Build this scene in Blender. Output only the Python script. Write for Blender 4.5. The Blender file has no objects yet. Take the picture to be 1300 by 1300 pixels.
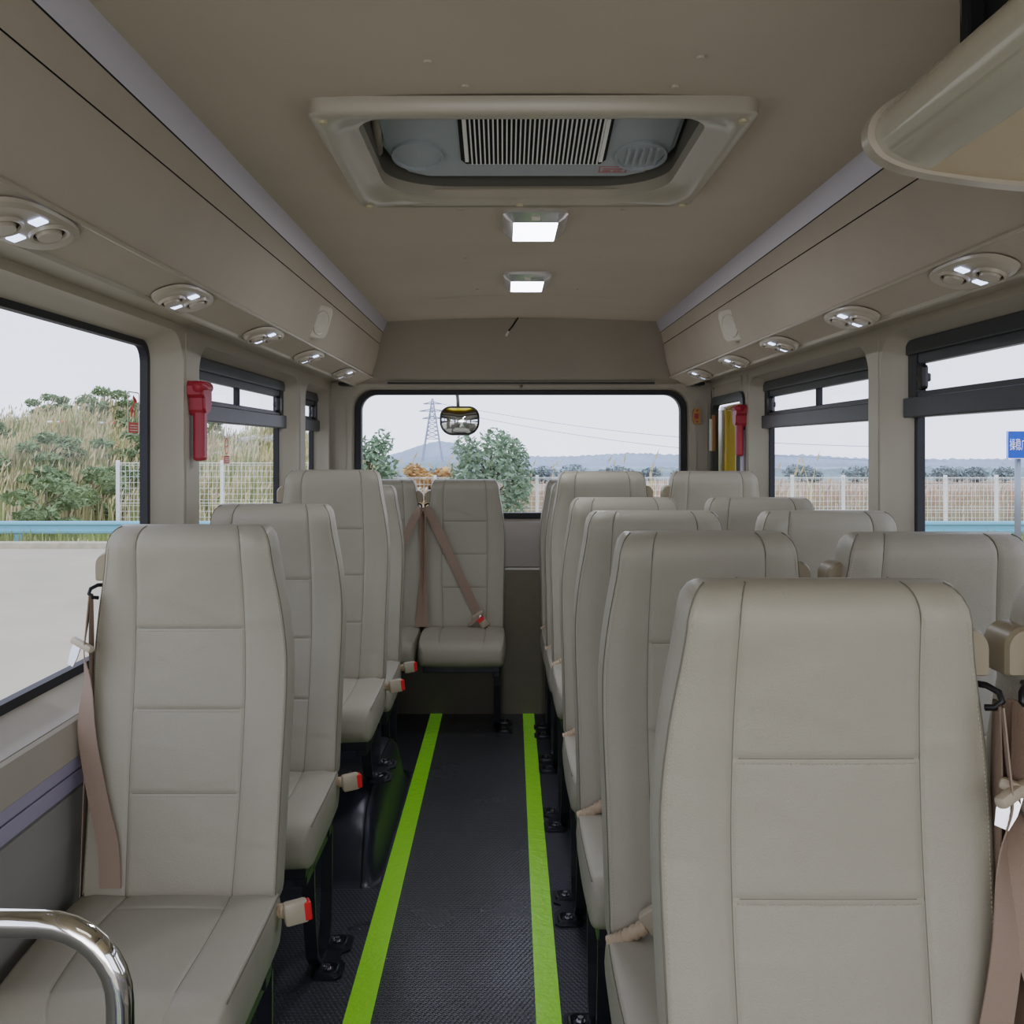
import bpy, bmesh, math, random
from mathutils import Vector, Matrix
from mathutils.geometry import tessellate_polygon
random.seed(7)
PI = math.pi
EYE = 1.42            # height of the camera above the aisle floor (m)
CX = 0.09             # centre line of the cabin
col = bpy.context.scene.collection

# ------------------------------------------------------------------ materials
def mat(name, color, rough=0.5, metal=0.0, noise=0.0, nscale=20, bump=0.0, bscale=200, spec=0.5, emit=None, estr=0, coat=0.0, bdetail=3):
    m = bpy.data.materials.new(name); m.use_nodes = True
    nt = m.node_tree; N = nt.nodes; L = nt.links
    b = N['Principled BSDF']
    b.inputs['Base Color'].default_value = (*color, 1)
    b.inputs['Roughness'].default_value = rough
    b.inputs['Metallic'].default_value = metal
    b.inputs['Specular IOR Level'].default_value = spec
    b.inputs['Coat Weight'].default_value = coat
    b.inputs['Coat Roughness'].default_value = 0.08
    tc = N.new('ShaderNodeTexCoord')
    if noise > 0:
        n = N.new('ShaderNodeTexNoise'); n.inputs['Scale'].default_value = nscale; n.inputs['Detail'].default_value = 5
        L.new(tc.outputs['Object'], n.inputs['Vector'])
        r = N.new('ShaderNodeValToRGB')
        r.color_ramp.elements[0].position = .3; r.color_ramp.elements[1].position = .7
        r.color_ramp.elements[0].color = (*[max(0, c*(1-noise)) for c in color], 1)
        r.color_ramp.elements[1].color = (*[min(1, c*(1+noise)) for c in color], 1)
        L.new(n.outputs['Fac'], r.inputs['Fac']); L.new(r.outputs['Color'], b.inputs['Base Color'])
    if bump > 0:
        n = N.new('ShaderNodeTexNoise'); n.inputs['Scale'].default_value = bscale; n.inputs['Detail'].default_value = bdetail
        L.new(tc.outputs['Object'], n.inputs['Vector'])
        bp = N.new('ShaderNodeBump'); bp.inputs['Strength'].default_value = bump; bp.inputs['Distance'].default_value = 0.004
        L.new(n.outputs['Fac'], bp.inputs['Height']); L.new(bp.outputs['Normal'], b.inputs['Normal'])
    if emit:
        b.inputs['Emission Color'].default_value = (*emit, 1); b.inputs['Emission Strength'].default_value = estr
    return m

def add_creases(m):
    nt = m.node_tree; N = nt.nodes; L = nt.links; b = N['Principled BSDF']
    tc = N.new('ShaderNodeTexCoord'); mp = N.new('ShaderNodeMapping'); mp.inputs['Rotation'].default_value = (0,.6,0); mp.inputs['Scale'].default_value = (3,3,6)
    n = N.new('ShaderNodeTexNoise'); n.inputs['Scale'].default_value = 2.2; n.inputs['Detail'].default_value = 1; n.inputs['Distortion'].default_value = .6
    L.new(tc.outputs['Object'], mp.inputs[0]); L.new(mp.outputs[0], n.inputs['Vector'])
    bp = N.new('ShaderNodeBump'); bp.inputs['Strength'].default_value = .35; bp.inputs['Distance'].default_value = .012
    L.new(n.outputs['Fac'], bp.inputs['Height'])
    old = b.inputs['Normal'].links[0].from_node
    L.new(bp.outputs['Normal'], old.inputs['Normal'])
def s2l(r, g, b):
    f = lambda c: (c/255/12.92) if c/255 <= .04045 else ((c/255+.055)/1.055)**2.4
    return (f(r), f(g), f(b))

M = {}
M['leather'] = mat('grey_beige_leather', s2l(171,165,150), .42, noise=.03, nscale=3, bump=.22, bscale=420, spec=.45)
add_creases(M['leather'])
M['seam'] = mat('seam_thread', s2l(120,116,102), .8)
M['stitch'] = mat('stitch_thread', s2l(190,184,166), .7)
M['lining'] = mat('taupe_lining', s2l(186,176,162), .7, noise=.03, nscale=6, bump=.1, bscale=300, spec=.3)
M['ceiling'] = mat('ceiling_cloth', s2l(196,185,170), .75, noise=.04, nscale=2.5, bump=.12, bscale=250, spec=.25)
M['pillar'] = mat('pillar_plastic', s2l(178,171,157), .5, noise=.02, nscale=5, bump=.05, bscale=300, spec=.35)
M['bulk'] = mat('rear_header_cloth', s2l(160,153,142), .8, noise=.03, nscale=4, bump=.15, bscale=300, spec=.2)
M['bezel'] = mat('beige_gloss_plastic', s2l(184,175,160), .3, spec=.5)
M['duct'] = mat('vent_frame_plastic', s2l(178,171,158), .28, spec=.5, noise=.03, nscale=8)
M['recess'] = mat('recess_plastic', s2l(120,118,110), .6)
M['acbody'] = mat('blue_grey_unit_plastic', s2l(172,180,186), .5, bump=.05)
M['slat'] = mat('pale_slat_plastic', s2l(250,250,248), .3)
M['darkhole'] = mat('dark_void', s2l(28,30,34), .7)
M['rubber'] = mat('black_rubber', s2l(38,40,44), .55, bump=.05)
M['frame'] = mat('charcoal_window_frame', s2l(62,66,70), .42, noise=.05, nscale=30, bump=.08)
M['black'] = mat('black_painted_steel', s2l(34,37,46), .34, coat=.15, spec=.35)
M['blackplastic'] = mat('black_plastic', s2l(24,24,26), .35)
M['white2'] = mat('pale_beige_plastic', s2l(204,197,184), .35)
M['lampchrome'] = mat('lamp_chrome', (.86,.86,.9), .22, metal=.75)
M['capplastic'] = mat('taupe_cap_plastic', s2l(158,146,124), .4)
M['chrome'] = mat('chrome_tube', (.82,.8,.76), .07, metal=1)
M['steel'] = mat('bolt_steel', (.7,.7,.72), .25, metal=1)
M['beltbuckle'] = mat('beige_buckle_plastic', s2l(182,170,150), .35)
M['belt'] = mat('tan_webbing', s2l(158,137,121), .7, bump=.3, bscale=600)
M['sleeve'] = mat('ribbed_tan_sleeve', s2l(190,170,145), .5)
M['red'] = mat('red_button', s2l(225,50,40), .35)
M['hammer'] = mat('deep_red_plastic', s2l(160,50,60), .4, noise=.04)
M['orange'] = mat('amber_button_plastic', s2l(184,132,70), .4)
M['yellow'] = mat('yellow_body_paint', s2l(236,200,20), .25, coat=.5)
M['white'] = mat('white_plastic', s2l(225,222,212), .4)
M['cove'] = mat('brushed_grey_strip', s2l(205,203,214), .38, metal=.35, bump=.04, bscale=60)
M['rail'] = mat('lavender_grey_rail', s2l(176,174,196), .4, metal=.2)
M['tanleather'] = mat('tan_leather', s2l(212,194,164), .55, bump=.2, bscale=300)
M['glossgrey'] = mat('glossy_olive_grey_plastic', s2l(192,187,170), .12, spec=.6, bump=.25, bscale=9, coat=.6)
M['led'] = mat('led_panel', (.9,.92,1), .4, emit=(.80,.83,1), estr=6)
M['ledsmall'] = mat('reading_lamp_lens', (.9,.92,1), .4, emit=(.55,.66,1), estr=1.9, noise=0)
M['vinyl'] = mat('black_vinyl', s2l(48,52,62), .33, noise=.08, nscale=7, bump=.2, bscale=14)
M['lowerwall'] = mat('lower_wall_trim', s2l(150,148,142), .6, bump=.06)
M['reardark'] = mat('rear_lower_panel', s2l(132,124,110), .6, bump=.08, noise=.04)
M['rearlight'] = mat('rear_ledge_panel', s2l(178,170,164), .6, bump=.05)
M['concrete'] = mat('lot_concrete', s2l(180,170,150), .8, noise=.10, nscale=.35, bump=.1)
M['kerb'] = mat('kerb_stone', s2l(188,180,160), .9, noise=.15, nscale=4)
M['guard'] = mat('light_blue_rail_paint', s2l(142,186,202), .4)
M['fencewhite'] = mat('white_wire_paint', s2l(238,238,234), .5)
M['pole'] = mat('galvanised_pole', s2l(150,158,165), .4, metal=.4)
M['signblue'] = mat('sign_blue', s2l(38,98,205), .4)
M['signwhite'] = mat('sign_white', (.9,.9,.9), .5)
M['pylon'] = mat('hazy_steel', s2l(165,170,182), .8)  # distance haze put into the pale steel colour
M['bark'] = mat('bark', s2l(110,100,84), .9)
M['straw'] = mat('dry_grass_straw', s2l(206,190,152), .9, noise=.3, nscale=.6)
M['strawdark'] = mat('olive_grass', s2l(150,158,104), .9, noise=.3, nscale=.6)
M['leafA'] = mat('tree_leaf_green', s2l(142,162,136), .8, noise=.3, nscale=3)
M['leafB'] = mat('shrub_leaf_green', s2l(134,150,110), .85, noise=.35, nscale=3)
M['leafC'] = mat('autumn_leaf_orange', s2l(206,168,120), .85, noise=.25, nscale=3)
M['hillhaze'] = mat('hazy_woodland', s2l(164,174,186), .95, noise=.12, nscale=.08)  # aerial haze painted in as a pale bluish base colour
M['hillnear'] = mat('hazy_near_woodland', s2l(146,160,162), .95, noise=.18, nscale=.25)  # same painted haze, a little weaker for the nearer ridge
M['redfield'] = mat('red_brown_soil', s2l(176,158,136), .95, noise=.16, nscale=.5)
M['barrier_red'] = mat('barrier_red', s2l(205,90,80), .6)
M['paleconcrete'] = mat('grey_rock', s2l(186,184,180), .95, noise=.2, nscale=3)

def hillside_mat():
    m = bpy.data.materials.new('overgrown_rocky_slope'); m.use_nodes = True
    nt = m.node_tree; N = nt.nodes; L = nt.links; b = N['Principled BSDF']; b.inputs['Roughness'].default_value = .95
    tc = N.new('ShaderNodeTexCoord')
    n = N.new('ShaderNodeTexNoise'); n.inputs['Scale'].default_value = .55; n.inputs['Detail'].default_value = 9
    L.new(tc.outputs['Object'], n.inputs['Vector'])
    r = N.new('ShaderNodeValToRGB'); cr = r.color_ramp
    cr.elements[0].position = .3; cr.elements[0].color = (*s2l(120,128,92), 1)
    cr.elements[1].position = .75; cr.elements[1].color = (*s2l(190,184,176), 1)
    e = cr.elements.new(.45); e.color = (*s2l(176,156,116), 1)
    e = cr.elements.new(.6); e.color = (*s2l(168,160,146), 1)
    L.new(n.outputs['Fac'], r.inputs['Fac']); L.new(r.outputs['Color'], b.inputs['Base Color'])
    return m
M['hillside'] = hillside_mat()

def floor_mat(name, base, lo, hi, scale, bs):
    m = bpy.data.materials.new(name); m.use_nodes = True
    nt = m.node_tree; N = nt.nodes; L = nt.links; b = N['Principled BSDF']
    b.inputs['Base Color'].default_value = (*base, 1); b.inputs['Specular IOR Level'].default_value = .75
    tc = N.new('ShaderNodeTexCoord'); sp = N.new('ShaderNodeSeparateXYZ'); L.new(tc.outputs['Object'], sp.inputs[0])
    a = N.new('ShaderNodeMath'); a.operation = 'MULTIPLY_ADD'; a.inputs[1].default_value = .5
    L.new(sp.outputs['Y'], a.inputs[0]); L.new(sp.outputs['X'], a.inputs[2])
    c = N.new('ShaderNodeCombineXYZ'); L.new(a.outputs[0], c.inputs[0]); L.new(sp.outputs['Y'], c.inputs[1])
    v = N.new('ShaderNodeTexVoronoi'); v.voronoi_dimensions = '2D'; v.inputs['Scale'].default_value = scale; v.inputs['Randomness'].default_value = 0
    L.new(c.outputs[0], v.inputs['Vector'])
    mr = N.new('ShaderNodeMapRange'); mr.interpolation_type = 'SMOOTHSTEP'
    mr.inputs['From Min'].default_value = .25; mr.inputs['From Max'].default_value = .5; mr.inputs['To Min'].default_value = 1; mr.inputs['To Max'].default_value = 0
    L.new(v.outputs['Distance'], mr.inputs['Value'])
    bp = N.new('ShaderNodeBump'); bp.inputs['Strength'].default_value = bs; bp.inputs['Distance'].default_value = .0025
    L.new(mr.outputs[0], bp.inputs['Height'])
    n = N.new('ShaderNodeTexNoise'); n.inputs['Scale'].default_value = 3; n.inputs['Detail'].default_value = 6; L.new(tc.outputs['Object'], n.inputs['Vector'])
    b2 = N.new('ShaderNodeBump'); b2.inputs['Strength'].default_value = .25; b2.inputs['Distance'].default_value = .02
    L.new(n.outputs['Fac'], b2.inputs['Height']); L.new(bp.outputs['Normal'], b2.inputs['Normal']); L.new(b2.outputs['Normal'], b.inputs['Normal'])
    rr = N.new('ShaderNodeMapRange'); rr.inputs['To Min'].default_value = lo; rr.inputs['To Max'].default_value = hi
    L.new(n.outputs['Fac'], rr.inputs['Value']); L.new(rr.outputs[0], b.inputs['Roughness'])
    return m
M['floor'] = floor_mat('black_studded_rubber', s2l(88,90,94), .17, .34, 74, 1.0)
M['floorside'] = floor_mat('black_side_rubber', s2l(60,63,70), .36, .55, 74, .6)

def tape_mat():
    m = mat('lime_reflective_tape', s2l(158,218,30), .2, coat=.8, emit=s2l(150,215,20), estr=.12)  # faint glow added to the tape, which is no light source
    nt = m.node_tree; N = nt.nodes; L = nt.links; b = N['Principled BSDF']
    tc = N.new('ShaderNodeTexCoord')
    n = N.new('ShaderNodeTexNoise'); n.inputs['Scale'].default_value = 22; n.inputs['Detail'].default_value = 6; n.inputs['Roughness'].default_value = .7
    L.new(tc.outputs['Object'], n.inputs['Vector'])
    bp = N.new('ShaderNodeBump'); bp.inputs['Strength'].default_value = .5; bp.inputs['Distance'].default_value = .006
    L.new(n.outputs['Fac'], bp.inputs['Height']); L.new(bp.outputs['Normal'], b.inputs['Normal']); L.new(bp.outputs['Normal'], b.inputs['Coat Normal'])
    return m
M['tape'] = tape_mat()

def glass_mat(name, tint, refl):
    m = bpy.data.materials.new(name); m.use_nodes = True
    nt = m.node_tree; N = nt.nodes; L = nt.links
    for n in list(N): N.remove(n)
    o = N.new('ShaderNodeOutputMaterial'); t = N.new('ShaderNodeBsdfTransparent'); t.inputs[0].default_value = (*tint, 1)
    g = N.new('ShaderNodeBsdfGlossy'); g.inputs['Roughness'].default_value = .02
    lw = N.new('ShaderNodeLayerWeight'); lw.inputs['Blend'].default_value = .5
    pw = N.new('ShaderNodeMath'); pw.operation = 'POWER'; pw.inputs[1].default_value = 5; L.new(lw.outputs['Facing'], pw.inputs[0])
    f = N.new('ShaderNodeMath'); f.operation = 'MULTIPLY_ADD'; f.inputs[1].default_value = .25; f.inputs[2].default_value = refl*.5; L.new(pw.outputs[0], f.inputs[0])
    mx = N.new('ShaderNodeMixShader'); L.new(f.outputs[0], mx.inputs[0]); L.new(t.outputs[0], mx.inputs[1]); L.new(g.outputs[0], mx.inputs[2])
    L.new(mx.outputs[0], o.inputs[0])
    return m
M['glass'] = glass_mat('clear_window_glass', (.93,.94,.955), .05)
M['rearglass'] = glass_mat('clear_rear_glass', (.95,.955,.965), .01)
M['film'] = glass_mat('clear_sticker_film', (.80,.81,.83), .05)
M['mirror'] = mat('mirror_glass', (.8,.82,.8), .03, metal=1)

# ------------------------------------------------------------------ builders
def link(name, me, m, parent=None, smooth=False):
    o = bpy.data.objects.new(name, me); col.objects.link(o)
    if m is not None and len(me.materials) == 0: me.materials.append(m)
    if parent is not None: o.parent = parent
    if smooth:
        for p in me.polygons: p.use_smooth = True
    return o

def tag(o, label=None, cat=None, group=None, kind=None):
    if label: o['label'] = label
    if cat: o['category'] = cat
    if group: o['group'] = group
    if kind: o['kind'] = kind
    return o

def empty(name, loc, label, cat, group=None, kind=None, rz=0):
    o = bpy.data.objects.new(name, None); col.objects.link(o); o.location = loc; o.rotation_euler = (0, 0, rz)
    o.empty_display_size = .05
    return tag(o, label, cat, group, kind)

class MB:
    def __init__(s): s.v = []; s.f = []; s.mi = []; s.cur = 0
    def add(s, vs, fs):
        k = len(s.v); s.v += [tuple(v) for v in vs]
        for f in fs: s.f.append(tuple(i+k for i in f)); s.mi.append(s.cur)
        return s
    def box(s, a, b, bev=0.0, R=None):
        (x0,y0,z0),(x1,y1,z1) = a, b
        if bev <= 0:
            vs = [(x0,y0,z0),(x1,y0,z0),(x1,y1,z0),(x0,y1,z0),(x0,y0,z1),(x1,y0,z1),(x1,y1,z1),(x0,y1,z1)]
            fs = [(0,3,2,1),(4,5,6,7),(0,1,5,4),(1,2,6,5),(2,3,7,6),(3,0,4,7)]
        else:
            bm = bmesh.new(); bmesh.ops.create_cube(bm, size=1)
            for v in bm.verts: v.co = Vector(((x0+x1)/2+v.co.x*(x1-x0), (y0+y1)/2+v.co.y*(y1-y0), (z0+z1)/2+v.co.z*(z1-z0)))
            bmesh.ops.bevel(bm, geom=bm.edges[:]+bm.verts[:], offset=bev, segments=2, affect='EDGES', profile=.5)
            bm.verts.index_update(); vs = [v.co.copy() for v in bm.verts]; fs = [[v.index for v in f.verts] for f in bm.faces]; bm.free()
        if R is not None: vs = [R @ Vector(v) for v in vs]
        return s.add(vs, fs)
    def tube(s, pts, r, n=8, caps=True, radii=None):
        pts = [Vector(p) for p in pts]; rings = []; a = None
        for i, p in enumerate(pts):
            d = (pts[min(i+1,len(pts)-1)]-pts[max(i-1,0)])
            if d.length < 1e-9: d = Vector((0,0,1))
            d.normalize()
            if a is None: a = Vector((0,0,1)) if abs(d.z) < .9 else Vector((0,1,0))
            a = a - d*a.dot(d)
            if a.length < 1e-4: a = d.cross(Vector((.3,.5,.7)))
            a.normalize(); b = d.cross(a)
            rr = radii[i] if radii else r
            rings.append([p + a*math.cos(2*PI*k/n)*rr + b*math.sin(2*PI*k/n)*rr for k in range(n)])
        vs = [v for rg in rings for v in rg]; fs = []
        for i in range(len(pts)-1):
            for k in range(n):
                fs.append((i*n+k, i*n+(k+1)%n, (i+1)*n+(k+1)%n, (i+1)*n+k))
        if caps: fs.append(tuple(range(n))[::-1]); fs.append(tuple(range((len(pts)-1)*n, len(pts)*n)))
        return s.add(vs, fs)
    def cyl(s, c, axis, r, h, n=16, r2=None):
        c = Vector(c); ax = Vector(axis).normalized()
        return s.tube([c, c+ax*h], r, n, radii=[r, r if r2 is None else r2])
    def prism(s, poly, fn, d0, d1):
        """poly in 2D, fn(u,v,d)->xyz, extruded between d0 and d1"""
        n = len(poly)
        vs = [fn(u,v,d0) for u,v in poly]+[fn(u,v,d1) for u,v in poly]
        fs = [tuple(range(n))[::-1], tuple(range(n,2*n))]+[(i,(i+1)%n,n+(i+1)%n,n+i) for i in range(n)]
        return s.add(vs, fs)
    def grid(s, rows, close=False):
        n = len(rows[0]); vs = [p for r in rows for p in r]; fs = []
        for i in range(len(rows)-1):
            for k in range(n if close else n-1):
                fs.append((i*n+k, i*n+(k+1)%n, (i+1)*n+(k+1)%n, (i+1)*n+k))
        return s.add(vs, fs)
    def mesh(s, name, fix=True):
        me = bpy.data.meshes.new(name); me.from_pydata(s.v, [], s.f)
        me.polygons.foreach_set('material_index', s.mi)
        if fix:
            bm = bmesh.new(); bm.from_mesh(me); bmesh.ops.recalc_face_normals(bm, faces=bm.faces[:]); bm.to_mesh(me); bm.free()
        me.update(); return me
    def obj(s, name, m, parent=None, smooth=False, mats=None, fix=True):
        me = s.mesh(name, fix)
        for x in (mats or []): me.materials.append(x)
        return link(name, me, m if not mats else None, parent, smooth)

def rrect(x0, x1, y0, y1, r, n=6):
    if not isinstance(r, (list, tuple)): r = [r]*4
    pts = []
    for (cx, cy, a0, rr) in ((x1-r[0], y1-r[0], 0, r[0]), (x0+r[1], y1-r[1], 90, r[1]), (x0+r[2], y0+r[2], 180, r[2]), (x1-r[3], y0+r[3], 270, r[3])):
        for k in range(n+1):
            a = math.radians(a0+90*k/n); pts.append((cx+rr*math.cos(a), cy+rr*math.sin(a)))
    return pts

def smooth_by_angle(o, ang=40):
    me = o.data
    for p in me.polygons: p.use_smooth = True
    try: me.set_sharp_from_angle(angle=math.radians(ang))
    except Exception: pass
    return o

def holed(mb, outer, holes, fn):
    loops = [[Vector((u,v,0)) for u,v in outer]]+[[Vector((u,v,0)) for u,v in h] for h in holes]
    flat = [p for l in loops for p in l]
    tris = tessellate_polygon(loops)
    mb.add([fn(p.x,p.y) for p in flat], [tuple(t) for t in tris])

# ------------------------------------------------------------------ THE SETTING: bus shell
Z = lambda r: EYE + r
LX, RX = -.93, 1.11            # inner wall faces at the pillars
GLX, GRX = -1.02, 1.20         # glass planes
Y0, Y1 = -1.3, 5.5

mb = MB()
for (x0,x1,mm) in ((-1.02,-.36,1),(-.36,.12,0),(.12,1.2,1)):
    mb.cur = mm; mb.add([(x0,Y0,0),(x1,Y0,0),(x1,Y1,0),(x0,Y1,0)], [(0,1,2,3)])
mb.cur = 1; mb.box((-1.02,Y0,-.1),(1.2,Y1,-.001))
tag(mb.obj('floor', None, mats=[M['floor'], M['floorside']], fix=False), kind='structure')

def tape(x0, x1, xn0, xn1, label):
    mb = MB(); n = 60; rows = []
    for i in range(n+1):
        t = i/n; y = Y0+.2+(Y1-Y0-.21)*t
        k = max(0, (Y1-y)/3)
        a = x0+(xn0-x0)*k; b = x1+(xn1-x1)*k
        rows.append([(a,y,.0022),(b,y,.0022)])
    mb.grid(rows); mb.grid([[(p[0],p[1],.0004) for p in r] for r in rows])
    o = mb.obj('floor_marking_tape', M['tape'], fix=False)
    tag(o, label, 'floor tape', 'lime reflective tapes along the aisle')
tape(-.392,-.329,-.398,-.330, 'lime green reflective floor tape on the side of the black wheel arch cover')
tape(.100,.160,.079,.142, 'lime green reflective floor tape beside the bolted feet of the paired seats')

# ceiling with the opening for the roof air unit
OPX0, OPX1, OPY0, OPY1 = -.30, .41, 2.02, 2.60
def arch(x):
    return Z(.640) + .018*(1-((x-CX)/.70)**2)
mb = MB()
outer = [(-.66,Y0)]+[(-.66+ (1.5*i/24), Y0) for i in range(1,24)]+[(.84,Y0),(.84,5.24)]+[(.84-1.5*i/24,5.24) for i in range(1,24)]+[(-.66,5.24)]
# strips in x so the arch is followed
xs = [-.66+1.5*i/24 for i in range(25)]
for i in range(24):
    a, b = xs[i], xs[i+1]
    if b <= OPX0+.001-.0 or a >= OPX1-.001:
        segs = [(Y0, 5.24)]
    else: segs = [(Y0, OPY0-.0), (OPY1, 5.24)]
    for s0, s1 in segs:
        ny = 24
        mb.grid([[(a, s0+(s1-s0)*k/ny, arch(a)), (b, s0+(s1-s0)*k/ny, arch(b))] for k in range(ny+1)])
bm = bmesh.new(); me = mb.mesh('ceiling', False); bm.from_mesh(me); bmesh.ops.remove_doubles(bm, verts=bm.verts[:], dist=.0005); bm.to_mesh(me); bm.free()
tag(link('ceiling', me, M['ceiling'], smooth=True), kind='structure')
# outer roof skin, keeps the daylight out
mb = MB(); mb.box((-1.06,Y0,Z(.86)),(1.24,5.75,Z(.90)))
for x0,x1 in ((-1.06,-1.03),(1.21,1.24)): mb.box((x0,Y0,Z(.34)),(x1,5.75,Z(.87)))
mb.box((-1.06,5.72,Z(.36)),(1.24,5.75,Z(.87)))
tag(mb.obj('roof', M['yellow']), kind='structure')
# faint pressed crease and screw plugs in the ceiling belong to its cloth
mb = MB()
rows = []
for i in range(31):
    t = i/30; x = -.38+.94*t; y = 4.52 + .10*(1-(2*t-1)**2)*-1; w = .022*math.sin(PI*t)**.6
    rows.append([(x,y-w,arch(x)-.0005),(x,y,arch(x)-.008*math.sin(PI*t)),(x,y+w*.4,arch(x)-.0005)])
mb.grid(rows)
for (x,y) in ((-.12,2.83),(.33,2.83),(-.13,3.55),(.33,3.55),(-.11,4.25),(.3,4.25),(-.07,1.86),(.31,1.86),(-.13,1.74),(.33,1.72)):
    mb.cyl((x,y,arch(x)-.004),(0,0,1),.008,.005,10)
tag(mb.obj('trim_1', M['ceiling'], smooth=False), kind='structure')

# --- side walls
def wall_fn(side):
    X = LX if side < 0 else RX
    return lambda y, z: (X, y, z)
# name, glass rect (y0,y1,z0,z1)
WIN_L = [(-1.15,.55,.92,1.72),(1.02,2.90,.89,1.715),(3.19,4.57,.89,1.70),(4.86,5.40,.93,1.69)]
WIN_R = [(-1.15,.55,.92,1.72),(1.02,2.95,.89,1.715),(3.19,4.58,.89,1.70),(4.74,5.42,.80,1.655)]
def side_wall(side, wins, name):
    X = LX if side < 0 else RX; G = GLX if side < 0 else GRX
    mb = MB(); holes = []
    for i, (a,b,c,d) in enumerate(wins):
        e = .07 if not (side > 0 and i == 3) else .012
        h = rrect(a-e, b+(e if not (i==3 and side<0) else .03), c-.05, d+.035 if e > .05 else d+.01, .10 if e > .05 else .05, 8); holes.append(h)
    top = Z(.352)
    holed(mb, [(Y0,0),(5.56,0),(5.56,top),(Y0,top)], holes, wall_fn(side))
    for i, (h, (a,b,c,d)) in enumerate(zip(holes, wins)):
        G = (GLX if side < 0 else GRX) if not (side > 0 and i == 3) else 1.135
        g = rrect(a-.0, b+.0, c, d, .05, 8)
        rows = []
        for t, sh in ((0,0),(.12,.05),(.3,.2),(.6,.62),(1,1.0)):
            rows.append([ (X+(G-X)*t, h[k][0]+(g[k][0]-h[k][0])*sh, h[k][1]+(g[k][1]-h[k][1])*sh) for k in range(len(h))])
        mb.grid(rows, close=True)
    # header running from the pillar top in to the luggage bin, slightly coved
    bx = -.80 if side < 0 else .98; bz = Z(.33)
    hrows = []
    for t in (0,.15,.4,.7,1):
        x = X+(bx-X)*t; z = top+(bz+.014-top)*t + .012*math.sin(PI*t)
        hrows.append([(x,Y0,z),(x,5.5,z)])
    mb.grid(hrows)
    o = mb.obj(name, M['pillar'], fix=False); smooth_by_angle(o, 35)
    tag(o, kind='structure'); return o
side_wall(-1, WIN_L, 'wall_left'); side_wall(1, WIN_R, 'wall_right')
# vertical pillar ribs on the walls between windows
for i, (s, y0, y1) in enumerate(((-1,2.985,3.11),(1,3.03,3.11),(-1,4.655,4.77),(1,4.66,4.70))):
    X = LX if s < 0 else RX
    mb = MB(); mb.box((X-.004 if s>0 else X-.002, y0, .78),(X+.002 if s>0 else X+.004, y1, Z(.335)), .0)
    if i in (0,1): pass
    tag(mb.obj('trim_%d' % (i+2), M['pillar']), kind='structure')
# grey conduit tube on the right rear pillar
mb = MB(); mb.tube([(1.095,4.70,.75),(1.095,4.70,1.50)], .011, 10)
tag(mb.obj('conduit_pipe', M['cove'], smooth=True), 'slim grey vertical conduit below the emergency hammer of the rear right pillar', 'conduit')

# lower wall trims: sill ledge, lavender rail, lower panels
def lower_trim(side, n0):
    X = LX if side < 0 else RX; s = -side
    mb = MB()
    prof = [(0,.835),(.012,.845),(.02,.84),(.03,.80),(.032,.77),(.02,.755),(0,.75)]
    mb.grid([[(X+s*(u+.0), y, z) for u,z in prof] for y in (Y0,5.5)])
    tag(smooth_by_angle(mb.obj('trim_%d' % n0, M['pillar'], fix=False)), kind='structure')
    mb = MB(); mb.box((min(X,X+s*.03),Y0,.795-.055),(max(X,X+s*.03),5.5,.795-.015), .004)
    mb.box((min(X,X+s*.026),Y0,.70),(max(X,X+s*.026),5.5,.735), .003)
    tag(mb.obj('trim_%d' % (n0+1), M['rail']), kind='structure')
    mb = MB()
    prof = [(.0,.70),(.02,.69),(.024,.60),(.012,.40),(.012,.02)]
    mb.grid([[(X+s*u, y, z) for u,z in prof] for y in (Y0,5.5)])
    tag(mb.obj('trim_%d' % (n0+2), M['lowerwall'], fix=False), kind='structure')
lower_trim(-1, 7); lower_trim(1, 10)

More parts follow.
